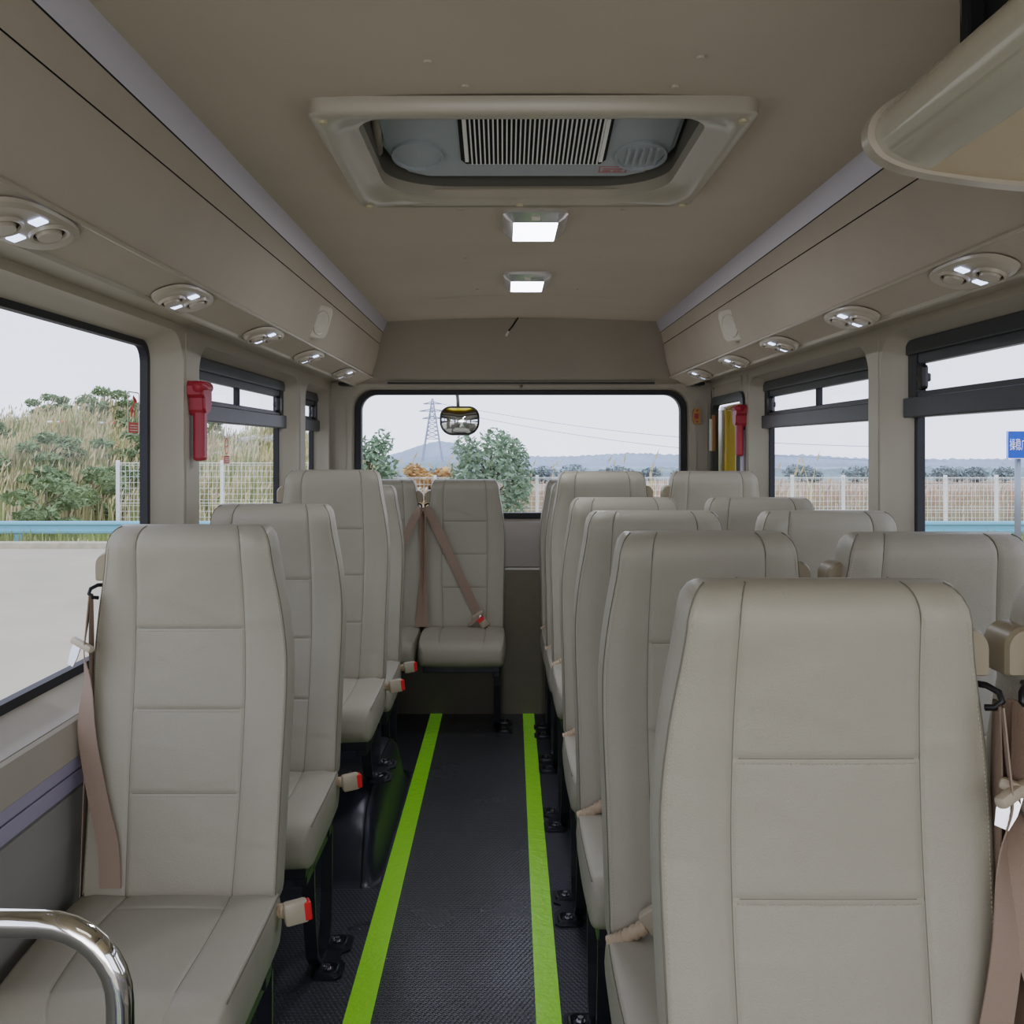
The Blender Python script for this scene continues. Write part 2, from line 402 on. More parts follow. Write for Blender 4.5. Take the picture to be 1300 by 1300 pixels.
# --- windows
def ring(mb, outer, inner, fn, d0, d1):
    n = len(outer)
    r = [[fn(u,v,d0) for u,v in outer],[fn(u,v,d1) for u,v in outer],[fn(u,v,d1) for u,v in inner],[fn(u,v,d0) for u,v in inner]]
    mb.grid([r[0],r[1],r[2],r[3],r[0]], close=True)
def side_window(idx, side, w, slider, name, bar=1.510):
    G = GLX if side < 0 else GRX; s = -side     # s points to the inside
    a,b,c,d = w
    fn = lambda y,z,dd: (G+s*dd, y, z)
    root = bpy.data.objects.new(name, None); col.objects.link(root); tag(root, kind='structure')
    mb = MB(); ring(mb, rrect(a-.02,b+.02,c-.02,d+.02,.06), rrect(a+.012,b-.012,c+.014,d-.012,.045), fn, -.008, .014)
    o = mb.obj('rubber_seal', M['rubber'], root); smooth_by_angle(o)
    mb = MB(); mb.add([(G,a-.01,c-.01),(G,b+.01,c-.01),(G,b+.01,d+.01),(G,a-.01,d+.01)],[(0,1,2,3)]); mb.obj('pane', M['glass'], root)
    if slider:
        top0 = d-.030; bt, bb = bar+.064, bar-.005
        mb = MB()
        mb.box(*sorted2((G+s*.004,a-.005,top0+.0),(G+s*.040,b+.012,d+.012)), .004)
        mb.box(*sorted2((G+s*.004,a+.0,top0-.028),(G+s*.028,b-.0,top0+.004)), .003)
        mb.obj('top_rail', M['frame'], root)
        mb = MB(); mb.box(*sorted2((G+s*.004,a-.005,bb),(G+s*.046,b+.016,bt-.012)), .004)
        mb.box(*sorted2((G+s*.004,a-.005,bt-.014),(G+s*.030,b+.0,bt+.004)), .003)
        mb.obj('lower_rail', M['frame'], root)
        mid = (a+b)/2-.03
        mb = MB()
        mb.box(*sorted2((G+s*.004,b-.05,bb),(G+s*.034,b+.008,d)), .003)
        mb.box(*sorted2((G+s*.004,a-.005,bb),(G+s*.034,a+.04,d)), .003)
        mb.box(*sorted2((G+s*.004,mid-.012,bt-.01),(G+s*.024,mid+.012,top0)), .002)
        mb.obj('slider_frame', M['rubber'], root)
        mb = MB(); zc = (bt+top0)/2-.014
        mb.box(*sorted2((G+s*.024,b-.120,zc-.036),(G+s*.046,b-.078,zc+.036)), .010)
        mb.box(*sorted2((G+s*.010,b-.100,zc-.012),(G+s*.034,b-.045,zc+.012)), .005)
        mb.obj('latch', M['blackplastic'], root)
    return root
def sorted2(a, b):
    return (tuple(min(x,y) for x,y in zip(a,b)), tuple(max(x,y) for x,y in zip(a,b)))
side_window(0, -1, WIN_L[0], False, 'window_1')
side_window(1, -1, WIN_L[1], False, 'window_2')
side_window(2, -1, WIN_L[2], True, 'window_3')
side_window(3, -1, WIN_L[3], True, 'window_4')
side_window(0, 1, WIN_R[0], False, 'window_5')
side_window(1, 1, WIN_R[1], True, 'window_6')
side_window(2, 1, WIN_R[2], True, 'window_7')

# emergency door on the rear right: panel grooves, framed window, yellow jamb outside
root = bpy.data.objects.new('door_1', None); col.objects.link(root); tag(root, kind='structure')
mb = MB()
fn = lambda y,z,dd: (RX-dd, y, z)
ring(mb, rrect(4.77,5.44,.05,Z(.335),.02), rrect(4.79,5.42,.07,Z(.315),.02), fn, 0, .006)
smooth_by_angle(mb.obj('door_frame', M['pillar'], root))
mb = MB(); mb.box((RX-.005,5.44,.02),(RX,5.458,Z(.30))); mb.obj('door_gap', M['darkhole'], root)
a,b,c,d = WIN_R[3]
mb = MB(); ring(mb, rrect(a-.03,b+.03,c-.03,d+.028,.07), rrect(a+.012,b-.02,c+.02,d-.015,.05), fn, -.02, .012)
smooth_by_angle(mb.obj('rubber_seal', M['frame'], root))
mb = MB(); mb.add([(1.13,a,c),(1.13,b,c),(1.13,b,d),(1.13,a,d)],[(0,1,2,3)]); mb.obj('pane', M['glass'], root)
# yellow outer jamb seen through that pane
yj = empty('outer_door_jamb', (1.18,5.33,.2), 'yellow painted steel jamb outside the rear right door window', 'door jamb')
mb = MB(); mb.box((-.02,-.20,0),(.03,.30,1.42), .012); mb.box((-.026,.02,0),(-.016,.30,1.42),.003); mb.box((-.02,-.52,1.41),(.03,.17,1.44),.008); mb.obj('post', M['yellow'], yj, smooth=False)
mb = MB(); mb.box((-.02,-.30,0),(.02,-.205,1.40), .004); mb.obj('seal', M['rubber'], yj)
lt = empty('side_marker_lamp', (1.105,5.385,1.50), 'small brown and clear marker strip on the rear right door glass', 'marker lamp')
mb = MB(); mb.box((-.012,-.012,-.10),(.006,.022,.09),.004); mb.obj('housing', mat('brown_plastic', s2l(150,112,70), .4), lt)
mb = MB(); mb.box((-.022,.0,-.098),(-.010,.022,.07),.003); mb.obj('lens', M['white'], lt)

# --- rear wall
YR = 5.5
mb = MB()
RW = (-.795,.975,Z(-.375),Z(.300))
h = rrect(RW[0]-.025,RW[1]+.025,RW[2]-.02,RW[3]+.02,.11,8)
holed(mb, [(-.96,Z(-.62)),(1.14,Z(-.62)),(1.14,Z(.40)),(-.96,Z(.40))], [h], lambda x,z:(x,YR,z))
g = rrect(RW[0],RW[1],RW[2],RW[3],.095,8)
mb.grid([[(p[0],YR,p[1]) for p in h],[(p[0]+(q[0]-p[0])*.3,YR+.01,p[1]+(q[1]-p[1])*.3) for p,q in zip(h,g)],[(q[0],YR+.07,q[1]) for q in g]], close=True)
o = mb.obj('wall_rear', M['pillar'], fix=False); smooth_by_angle(o, 30); tag(o, kind='structure')
root = bpy.data.objects.new('window_8', None); col.objects.link(root); tag(root, kind='structure')
mb = MB(); fr = lambda x,z,dd: (x, YR+.045-dd, z)
ring(mb, rrect(RW[0]-.005,RW[1]+.005,RW[2]-.005,RW[3]+.005,.10,8), rrect(RW[0]+.025,RW[1]-.025,RW[2]+.022,RW[3]-.016,.085,8), fr, -.03, .03)
smooth_by_angle(mb.obj('rubber_seal', M['rubber'], root))
mb = MB(); mb.add([(RW[0],YR+.06,RW[2]),(RW[1],YR+.06,RW[2]),(RW[1],YR+.06,RW[3]),(RW[0],YR+.06,RW[3])],[(0,1,2,3)]); mb.obj('pane', M['rearglass'], root)
# rear lower panels
mb = MB()
prof = [(5.5,Z(-.395)),(5.47,Z(-.40)),(5.455,Z(-.42)),(5.45,Z(-.50)),(5.46,Z(-.635)),(5.47,Z(-.64)),(5.5,Z(-.645))]
mb.grid([[(x,y,z) for y,z in prof] for x in (-.93,1.11)])
tag(smooth_by_angle(mb.obj('trim_13', M['rearlight'], fix=False)), kind='structure')
mb = MB(); mb.box((-.93,5.452,Z(-.652)),(1.11,5.48,Z(-.642))); tag(mb.obj('trim_14', M['white']), kind='structure')
mb = MB(); mb.box((-.93,5.455,0.0),(1.11,5.5,Z(-.652)), .0); tag(mb.obj('trim_15', M['reardark']), kind='structure')
# rear corner trims (raised contour, plug)
for i,(s,xa,xb) in enumerate(((-1,-.925,-.835),(1,1.015,1.105))):
    mb = MB()
    ring(mb, rrect(xa+.012,xb-.012,1.12,1.68,.03), rrect(xa+.018,xb-.018,1.126,1.674,.026), lambda x,z,dd:(x,YR-dd,z), 0, .006)
    mb.cyl(((xa+xb)/2,YR-.004,1.32 if s<0 else 1.30),(0,1,0),.012,.005,14)
    tag(smooth_by_angle(mb.obj('trim_%d' % (16+i), M['pillar'])), kind='structure')
# rear header between ceiling and window
pr = [(5.205,.655),(5.215,.640),(5.25,.585),(5.30,.520),(5.345,.455),(5.375,.405),(5.40,.375),(5.43,.358),(5.47,.348),(5.50,.335),(5.5,.31)]
mb = MB(); rows = []
for (y,z) in pr:
    rows.append([(CX-1.03+2.06*k/20, y+.03*((k-10)/10)**4, Z(z)) for k in range(21)])
mb.grid(rows)
o = mb.obj('trim_18', M['bulk'], smooth=True, fix=False); tag(o, kind='structure')
mb = MB(); mb.box((-.62,5.44,Z(.338)),(.80,5.455,Z(.346))); tag(mb.obj('trim_19', M['rubber']), kind='structure')

# --- overhead luggage bins
def bin_end(z):   # rear end follows the header
    for (y0,z0),(y1,z1) in zip(pr[:-1], pr[1:]):
        if z1 <= z <= z0: return y0+(y1-y0)*(z0-z)/(z0-z1+1e-9)
    return 5.205 if z > .6 else 5.46
def X_(side, x): return x if side < 0 else 2*CX - x
def bins(side, label):
    root = empty('overhead_luggage_bin', (X_(side,-.8),2.0,Z(.33)), label, 'luggage bin')
    ox, oy, oz = root.location
    def strip(name, prof, m, y0=Y0, sm=True, thick=None):
        mb = MB(); n = 1
        rows = []
        for (x,z) in prof: rows.append([(X_(side,x)-ox, y0-oy, Z(z)-oz),(X_(side,x)-ox, bin_end(z)+.02-oy, Z(z)-oz)])
        mb.grid(rows)
        return smooth_by_angle(mb.obj(name, m, root, fix=False), 50)
    strip('cove_strip', [(-.592,.652),(-.597,.636),(-.606,.618),(-.618,.598),(-.622,.592)], M['cove'])
    strip('top_gap', [(-.622,.592),(-.6240,.5915),(-.6245,.5895)], M['darkhole'])
    strip('upper_band', [(-.6243,.590),(-.634,.560),(-.6445,.537)], M['lining'])
    strip('band_gap', [(-.6445,.538),(-.649,.537),(-.6455,.533)], M['darkhole'])
    face = [(-.6455,.5345)]
    for k in range(1,13):
        t = k/12; x = -.6455-.0545*t - .010*math.sin(PI*t)*-1*.6; z = .5345-.1565*t
        face.append((x,z))
    strip('front_panel', face, M['lining'])
    strip('lip', [(-.700,.378),(-.694,.376),(-.692,.371),(-.696,.367),(-.703,.368)], M['bezel'])
    strip('bottom_panel', [(-.703,.369),(-.708,.366),(-.750,.352),(-.790,.335)], M['lining'])
    strip('edge_bead', [(-.790,.335),(-.793,.327),(-.801,.325),(-.806,.331),(-.806,.345)], M['pillar'])
    mb = MB(); mb.box((X_(side,-.83)-ox-.03,5.30-oy,Z(.322)-oz),(X_(side,-.83)-ox+.03,5.42-oy,Z(.338)-oz),.006)
    mb.obj('end_cap', M['blackplastic'], root)
bins(-1, 'long taupe overhead bin with a grey cove strip above the single seats')
bins(1, 'long taupe overhead bin with a grey cove strip above the paired seats')

# ------------------------------------------------------------------ roof air unit
rt = empty('ceiling_air_vent', (0.052,2.27,Z(.60)), 'large rounded beige ceiling frame around a grey air unit with pale grille', 'air vent')
ox,oy,oz = rt.location
def lz(x): return arch(x)
outer = rrect(-.37,.48,1.905,2.645,.03,8)
inner = rrect(OPX0+.01,OPX1-.01,1.985,OPY1,[.17,.17,.07,.07],8)
mid = rrect(OPX0-.03,OPX1+.035,1.955,OPY1+.018,[.19,.19,.09,.09],8)
mb = MB()
def P(p, z): return (p[0]-ox, p[1]-oy, z-oz)
def bow(p): # slight bow of the near edge
    return (p[0], p[1]-.012*(1-((p[0]-.055)/.43)**2) if p[1]<2.2 else p[1]+.018*(1-((p[0]-.055)/.43)**2))
outer = [bow(p) for p in outer]; mid=[bow(p) for p in mid]; inner=[bow(p) for p in inner]
rows = [[P(p, lz(p[0])+.002) for p in outer],[P(p, lz(p[0])-.026) for p in outer],
        [P((p[0]*.985+.055*.015,p[1]*.985+2.27*.015), lz(p[0])-.032) for p in outer],
        [P(p, lz(p[0])-.030) for p in mid],[P((p[0]+(q[0]-p[0])*.15,p[1]+(q[1]-p[1])*.15), lz(p[0])-.024) for p,q in zip(mid,inner)],
        [P(p, lz(p[0])-.018) for p in inner],[P(p, lz(p[0])+.01) for p in inner]]
mb.grid(rows, close=True)
smooth_by_angle(mb.obj('frame', M['duct'], rt, fix=False), 50)
mb = MB()  # recess walls
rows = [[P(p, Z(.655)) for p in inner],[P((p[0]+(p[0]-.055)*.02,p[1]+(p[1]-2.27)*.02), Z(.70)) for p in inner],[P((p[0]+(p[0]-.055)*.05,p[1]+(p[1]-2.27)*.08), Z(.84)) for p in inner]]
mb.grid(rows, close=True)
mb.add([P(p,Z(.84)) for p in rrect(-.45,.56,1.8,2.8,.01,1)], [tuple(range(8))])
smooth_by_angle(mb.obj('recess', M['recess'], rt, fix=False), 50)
# sloped unit body
tilt = math.atan2(.075,.45)
def U(x, v, h): # x lateral, v from rear edge to the front, h below the face
    y = 2.56 - v*math.cos(tilt); z = Z(.679) + v*math.sin(tilt)
    return (x-ox, y-oy, z-h*math.cos(tilt)-oz)
body = [(-.21+.02,0)]+[(.32-.02,0),(.37,.04),(.40,.12),(.41,.45),(-.30,.45),(-.285,.14),(-.25,.05)]
body = [(-.19,0),(.30,0),(.345,.022),(.375,.07),(.40,.16),(.40,.46),(-.29,.46),(-.285,.17),(-.262,.075),(-.235,.024)]
mb = MB(); mb.prism(body, lambda u,v,d: U(u,v,d), 0, -.05)
cxy = (.055,.22); ins = [(cxy[0]+(u-cxy[0])*.97, cxy[1]+(v-cxy[1])*.94) for u,v in body]
mb.prism(ins, lambda u,v,d: U(u,v,d), .006, 0)
for cx in (-.205,.325):
    pts = [(cx+.062*math.cos(a*PI/12), .13+.075*math.sin(a*PI/12)) for a in range(24)]
    pin = [(cx+.056*math.cos(a*PI/12), .13+.069*math.sin(a*PI/12)) for a in range(24)]
    ring(mb, pts, pin, lambda u,v,d: U(u,v,d), .004, .013)
for k in range(5): mb.box(U(.285+.018*k,.16,.012), U(.292+.018*k,.10,.006)) if False else mb.prism([(.29+.017*k,.085),(.297+.017*k,.085),(.297+.017*k,.165),(.29+.017*k,.165)], lambda u,v,d: U(u,v,d), .004,.012)
mb.obj('unit_body', M['acbody'], rt)
mb = MB(); mb.prism([(-.092,.088),(.232,.088),(.243,.11),(.243,.34),(-.103,.34),(-.103,.11)], lambda u,v,d:U(u,v,d), .004,.009); mb.obj('grille_well', M['darkhole'], rt)
mb = MB()
for k in range(30):
    x = -.078+.0103*k
    mb.prism([(x,.10),(x+.0036,.10),(x+.0036,.33),(x,.33)], lambda u,v,d:U(u,v,d), .008,.016)
for x in (-.093,.225): mb.prism([(x,.12),(x+.009,.12),(x+.009,.33),(x,.33)], lambda u,v,d:U(u,v,d), .008,.019)
mb.obj('grille', M['slat'], rt)
mb = MB(); ring(mb, [(.232,.035),(.30,.035),(.30,.068),(.232,.068)], [(.235,.0365),(.297,.0365),(.297,.0665),(.235,.0665)], lambda u,v,d:U(u,v,d), .006,.0075)
mb.prism([(.242,.042),(.262,.042),(.262,.046),(.242,.046)], lambda u,v,d:U(u,v,d), .006,.0075)
mb.prism([(.242,.053),(.290,.053),(.290,.056),(.242,.056)], lambda u,v,d:U(u,v,d), .006,.0075)
mb.prism([(.268,.042),(.288,.042),(.288,.046),(.268,.046)], lambda u,v,d:U(u,v,d), .006,.0075)
mb.obj('warning_label', mat('faded_red_print', s2l(178,120,116), .6), rt)
for (x,y) in ((-.345,1.945),(.455,1.945),(.055,1.925),(-.345,2.625),(.455,2.625),(.04,2.642)):
    mb = MB(); mb.cyl((x-ox,y-oy,lz(x)-.030-oz),(0,0,-1),.0115,.007,14,r2=.009)
    mb.obj('screw_cap', mat('ivory_cap', s2l(190,180,150), .4) if 'ivory_cap' not in bpy.data.materials else bpy.data.materials['ivory_cap'], rt)
mb = MB(); mb.tube([(-.30-ox,2.42-oy,Z(.70)-oz),(-.285-ox,2.30-oy,Z(.73)-oz),(-.27-ox,2.1-oy,Z(.77)-oz)], .014, 10); mb.obj('pipe', M['duct'], rt, smooth=True)

# ------------------------------------------------------------------ ceiling lamps
def ceiling_lamp(x, y, label):
    z = arch(x)
    r = empty('ceiling_lamp', (x,y,z), label, 'ceiling light', 'square ceiling lamps')
    mb = MB(); W, D = .092, .150
    o0 = rrect(-W,W,-D,D,.03,6); o1 = rrect(-W+.008,W-.008,-D+.012,D-.012,.028,6); i0 = rrect(-.062,.062,-D+.024,D-.018,.006,6)
    mb.grid([[(p[0],p[1],0) for p in o0],[(p[0],p[1],-.010) for p in o0],[(p[0],p[1],-.020) for p in o1],[(p[0],p[1],-.034) for p in i0],[(p[0],p[1],-.030) for p in i0]], close=True)
    smooth_by_angle(mb.obj('bezel', M['lampchrome'], r, fix=False), 30)
    mb = MB(); mb.grid([[(p[0],p[1],-.031) for p in i0],[(p[0]*.9,p[1]*.9,-.035) for p in i0]], close=True)
    mb.add([(p[0]*.9,p[1]*.9,-.035) for p in i0], [tuple(range(len(i0)))])
    mb.obj('diffuser', M['led'], r)
    mb = MB(); mb.box((-.012,-D+.008,-.030),(.012,-D+.020,-.020),.002); mb.obj('switch', M['white'], r)
    L = bpy.data.lights.new('lamp_glow','AREA'); L.shape = 'RECTANGLE'; L.size = .11; L.size_y = .2; L.energy = 3; L.color = (.88,.92,1)
    lo = bpy.data.objects.new('lamp_glow', L); col.objects.link(lo); lo.parent = r; lo.location = (0,0,-.045)
ceiling_lamp(.088, 2.97, 'lit square chrome ceiling lamp, larger one just behind the roof air vent')
ceiling_lamp(.088, 3.98, 'lit square chrome ceiling lamp, smaller looking one closer to the rear window')

# hanging wire
w = empty('hanging_wire', (.072,5.2,Z(.66)), 'thin black wire with a pale connector hanging from the rear ceiling joint', 'wire')
mb = MB(); mb.tube([(0,0,0),(-.012,-.03,-.02),(-.03,-.045,-.05),(-.05,-.05,-.075)], .0045, 8); mb.obj('cable', M['blackplastic'], w, smooth=True)
mb = MB(); mb.tube([(-.05,-.05,-.075),(-.062,-.05,-.10)], .006, 8); mb.obj('connector', M['white'], w, smooth=True)

# ------------------------------------------------------------------ reading light pods
def build_pod(side):
    r = empty('reading_light_pod', (0,0,0), 'x', 'reading light', 'x')
    mb = MB()
    def oval(a, b, pw=2.6, n=32):
        return [(a*math.copysign(abs(math.cos(t))**(2/pw), math.cos(t)), b*math.copysign(abs(math.sin(t))**(2/pw), math.sin(t))) for t in [2*PI*k/n for k in range(n)]]
    o0, o1, o2 = oval(.052,.150), oval(.050,.145), oval(.043,.128)
    mb.grid([[(p[0],p[1],0) for p in o0],[(p[0],p[1],-.006) for p in o1],[(p[0],p[1],-.010) for p in o2]], close=True)
    mb.add([(p[0],p[1],-.010) for p in o2], [tuple(range(len(o2)))])
    smooth_by_angle(mb.obj('plate', M['bezel'], r), 40)
    sg = -side
    for (cx,cy) in ((-.014*sg,-.055),(.014*sg,.045)):
        mb = MB(); c = [(math.cos(2*PI*k/24), math.sin(2*PI*k/24)) for k in range(24)]
        mb.grid([[(cx+p[0]*.030,cy+p[1]*.042,-.010) for p in c],[(cx+p[0]*.029,cy+p[1]*.040,-.016) for p in c],[(cx+p[0]*.024,cy+p[1]*.034,-.015) for p in c],[(cx+p[0]*.023,cy+p[1]*.033,-.0105) for p in c]], close=True)
        nz = smooth_by_angle(mb.obj('air_nozzle', M['bezel'], r, fix=False), 40)
        mb = MB(); mb.add([(cx+p[0]*.023,cy+p[1]*.033,-.0108) for p in c],[tuple(range(24))]); mb.obj('nozzle_gap', M['darkhole'], nz)
        mb = MB(); mb.grid([[(cx+p[0]*.019,cy-.002+p[1]*.028,-.011) for p in c],[(cx+p[0]*.017,cy-.002+p[1]*.025,-.019) for p in c]], close=True)
        mb.add([(cx+p[0]*.017,cy-.002+p[1]*.025,-.019) for p in c],[tuple(range(24))]); mb.obj('nozzle_disc', M['bezel'], nz)
    for (cx,cy) in ((.027*sg,-.020),(-.026*sg,.012)):
        mb = MB(); mb.box((cx-.0105,cy-.0145,-.013),(cx+.0105,cy+.0145,-.009),.0015); mb.obj('lamp_lens', M['ledsmall'], r)
    return r
def copy_tree(o, parent=None):
    c = o.copy(); col.objects.link(c); c.parent = parent
    for ch in list(kids(o)): copy_tree(ch, c)
    return c
KID = {}
def kids(o):
    return [x for x in list(col.objects) if x.parent == o]
nth = ['nearest the camera','second from the camera','third, before the speaker','fourth, past the speaker','last, by the rear window']
for side, ds, xx, nm in ((-1,(1.60,2.39,3.19,3.93,4.80),-.748,'single seats'),(1,(2.03,2.74,3.46,4.14,4.86),.928,'paired seats')):
    proto = build_pod(side)
    for i, y in enumerate(ds):
        o = proto if i == 0 else copy_tree(proto)
        o.location = (xx, y, Z(.351)-.002); o.rotation_euler = (0, math.radians(-20 if side<0 else 20), 0)
        tag(o, 'beige reading light pod above the %s, %s' % (nm, nth[i]), 'reading light', 'reading light pods above the %s' % nm)

# speakers on the bin faces
for side, x, y, z, nm in ((-1,-.668,3.68,.452,'single'),(1,.848,3.80,.455,'paired')):
    r = empty('wall_speaker', (x, y, Z(z)), 'round speaker in a rounded beige plate on the bin above the %s seats' % nm, 'speaker', 'bin speakers')
    r.rotation_euler = (0, math.radians(19 if side<0 else -19), math.radians(-24 if side<0 else 24))
    s = -side
    mb = MB(); f = lambda u,v,d: (s*d, u, v)
    o0 = rrect(-.062,.062,-.062,.062,.03,6); o1 = rrect(-.056,.056,-.056,.056,.028,6)
    mb.grid([[f(p[0],p[1],-.05) for p in o0],[f(p[0],p[1],.008) for p in o0],[f(p[0],p[1],.013) for p in o1]], close=True)
    mb.add([f(p[0],p[1],.013) for p in o1],[tuple(range(len(o1)))])
    smooth_by_angle(mb.obj('plate', M['white2'], r), 40)
    mb = MB()
    c = [(math.cos(2*PI*k/32), math.sin(2*PI*k/32)) for k in range(32)]
    mb.grid([[f(p[0]*rr,p[1]*rr,dd) for p in c] for rr,dd in ((.046,.0125),(.045,.0165),(.042,.0165),(.040,.014),(.030,.0155),(.028,.0145),(.018,.016),(.016,.015),(.002,.016))], close=True)
    smooth_by_angle(mb.obj('grille', M['white2'], r, fix=False), 60)

# ------------------------------------------------------------------ emergency hammers
def hammer(x, y, z, side, label):
    r = empty('emergency_hammer', (x,y,z), label, 'emergency hammer', 'red emergency hammers in their holders')
    s = -side
    mb = MB(); T = [( -.030,.0),(-.045,.01),(-.048,.035),(-.035,.05),(.030,.052),(.048,.035),(.050,.0),(.042,-.03),(.034,-.045),(-.014,-.05),(-.026,-.035)]
    mb.prism(T, lambda u,v,d:(s*d,u,v+.06), 0, .040)
    mb.prism([(p[0]*.86,p[1]*.86) for p in T], lambda u,v,d:(s*d,u,v+.06), .04, .048)
    smooth_by_angle(mb.obj('holder', M['hammer'], r), 30)
    mb = MB(); mb.tube([(s*.034,-.052,.092),(s*.034,.05,.094)], .017, 12); mb.tube([(s*.034,.05,.094),(s*.034,.062,.094)], .008, 10)
    mb.obj('hammer_head', M['hammer'], r, smooth=True)
    mb = MB(); mb.box((min(s*.008,s*.042),-.020,-.125),(max(s*.008,s*.042),.024,.03),.009)
    for k in range(9): mb.box((min(s*.012,s*.038),.022 if True else 0,-.112+.013*k),(max(s*.012,s*.038),.031,-.105+.013*k),.001)
    mb.obj('handle', M['hammer'], r)
    mb = MB(); mb.cyl((s*.03,.048,.045),(0,1,0),.014,.008,14); mb.obj('plug', M['bezel'], r)
hammer(-.925, 3.03, 1.505, -1, 'larger looking red emergency hammer in holder on the pillar beside the safety sticker windows')
hammer(1.105, 4.70, 1.505, 1, 'red emergency hammer in holder next to the yellow jamb of the rear door')

# amber call button on rear corner
r = empty('call_button', (1.012+.02,YR-.003,1.587), 'small amber plastic push button unit on the rear corner trim', 'button')
mb = MB(); mb.prism([(-.012,-.042),(.014,-.042),(.020,-.03),(.020,.03),(.014,.042),(-.012,.042),(-.022,.02),(-.022,-.02)], lambda u,v,d:(u,-d,v), 0, .022); mb.obj('housing', M['orange'], r)
mb = MB(); mb.box((-.014,-.030,-.013),(.006,-.020,.013),.002); mb.obj('push_key', M['hammer'], r)
mb = MB(); mb.cyl((0,-.022,.030),(0,-1,0),.004,.002,10); mb.cyl((0,-.022,-.030),(0,-1,0),.004,.002,10); mb.obj('screw', M['darkhole'], r)

# rear view mirror hung outside the rear glass
r = empty('rear_view_mirror', (-.255,5.88,1.575), 'dark rimmed convex mirror hanging on a short arm outside the rear window', 'mirror')
mb = MB(); A = rrect(-.112,.112,-.085,.080,[.06,.06,.075,.075],8)
mb.grid([[(p[0],.03,p[1]) for p in A],[(p[0]*1.02,-.005,p[1]*1.02) for p in A],[(p[0]*.93,-.012,p[1]*.91) for p in A]], close=True)
mb.add([(p[0],.03,p[1]) for p in A],[tuple(range(len(A)))])
smooth_by_angle(mb.obj('rim', M['blackplastic'], r, fix=True), 40)
mb = MB(); rows = []
for k in range(9):
    t = 1-k/8; rows.append([(p[0]*.94*t,-.009-.022*(1-t*t),p[1]*.92*t) for p in A])
mb.grid(rows, close=True); mb.obj('mirror_glass', M['mirror'], r, smooth=True)
mb = MB(); mb.tube([(-.01,.02,.07),(-.012,.03,.12),(-.02,-.02,.20),(-.02,-.12,.26)], .010, 10); mb.obj('arm', M['pole'], r, smooth=True)

# ------------------------------------------------------------------ seats
BZ0, BL = .475, .77
def interp(tab, q):
    q = max(tab[0][0], min(tab[-1][0], q))
    n = len(tab)
    for i in range(n-1):
        if q <= tab[i+1][0] or i == n-2:
            x0,y0 = tab[i]; x1,y1 = tab[i+1]
            m = lambda j: (tab[min(j+1,n-1)][1]-tab[max(j-1,0)][1])/(tab[min(j+1,n-1)][0]-tab[max(j-1,0)][0])
            h = x1-x0; t = (q-x0)/h
            return (2*t**3-3*t*t+1)*y0+(t**3-2*t*t+t)*h*m(i)+(-2*t**3+3*t*t)*y1+(t**3-t*t)*h*m(i+1)
YTAB = [(0,-.062),(.28,-.020),(.58,.018),(.80,.018),(1.0,-.004)]
WTAB = [(0,.200),(.3,.203),(.62,.2075),(.76,.198),(.9,.180),(1,.171)]
def back_y(z): return interp(YTAB, (z-BZ0)/BL)
def back_curve(s):
    def c(s):
        q = s/BL
        return (interp(YTAB,q) if 0<=q<=1 else interp(YTAB,0 if q<0 else 1)+(.15*s if q<0 else 0)), BZ0+s
    y, z = c(s); s1, s2 = max(0,s-.01), min(BL,s+.01); y2, z2 = c(s2); y1, z1 = c(s1)
    t = Vector((0,y2-y1,z2-z1)).normalized(); n = Vector((0,-t.z,t.y))
    return Vector((0,y,z)), n
def back_w(s): return interp(WTAB, s/BL)
def cush_curve(s):
    y = -.018-s; z = .492 + .006*math.sin(PI*s/.44) - .010*(s/.44)**3
    return Vector((0,y,z)), Vector((0,0,1))
def cush_w(s): return .204+.006*math.sin(PI*s/.44)

def gauss(d, w): return math.exp(-(d/w)**2)
def front_h(x, s, w, vx, hs, L, gd=.0028):
    ax = abs(x); v = vx + (.010*math.sin(PI*s/L))
    g = gd*gauss(ax-v, .003)
    h = 0
    edges = [0]+list(hs)+[L]
    for a, b in zip(edges[:-1], edges[1:]):
        if a <= s <= b: h = math.sin(PI*(s-a)/(b-a))**.5 if b > a else 0
    if ax < v:
        h_ = .004*math.cos(PI/2*ax/v)**.9*(.35+.65*h)
        for q in hs: g += gd*gauss(s-q, .003)
    else:
        u = (ax-v)/max(1e-4,(w-v)); h_ = .005*math.sin(PI*min(1,u*.8))
    return h_-g
def seam_x(vx, s, L): return vx+.010*math.sin(PI*s/L)

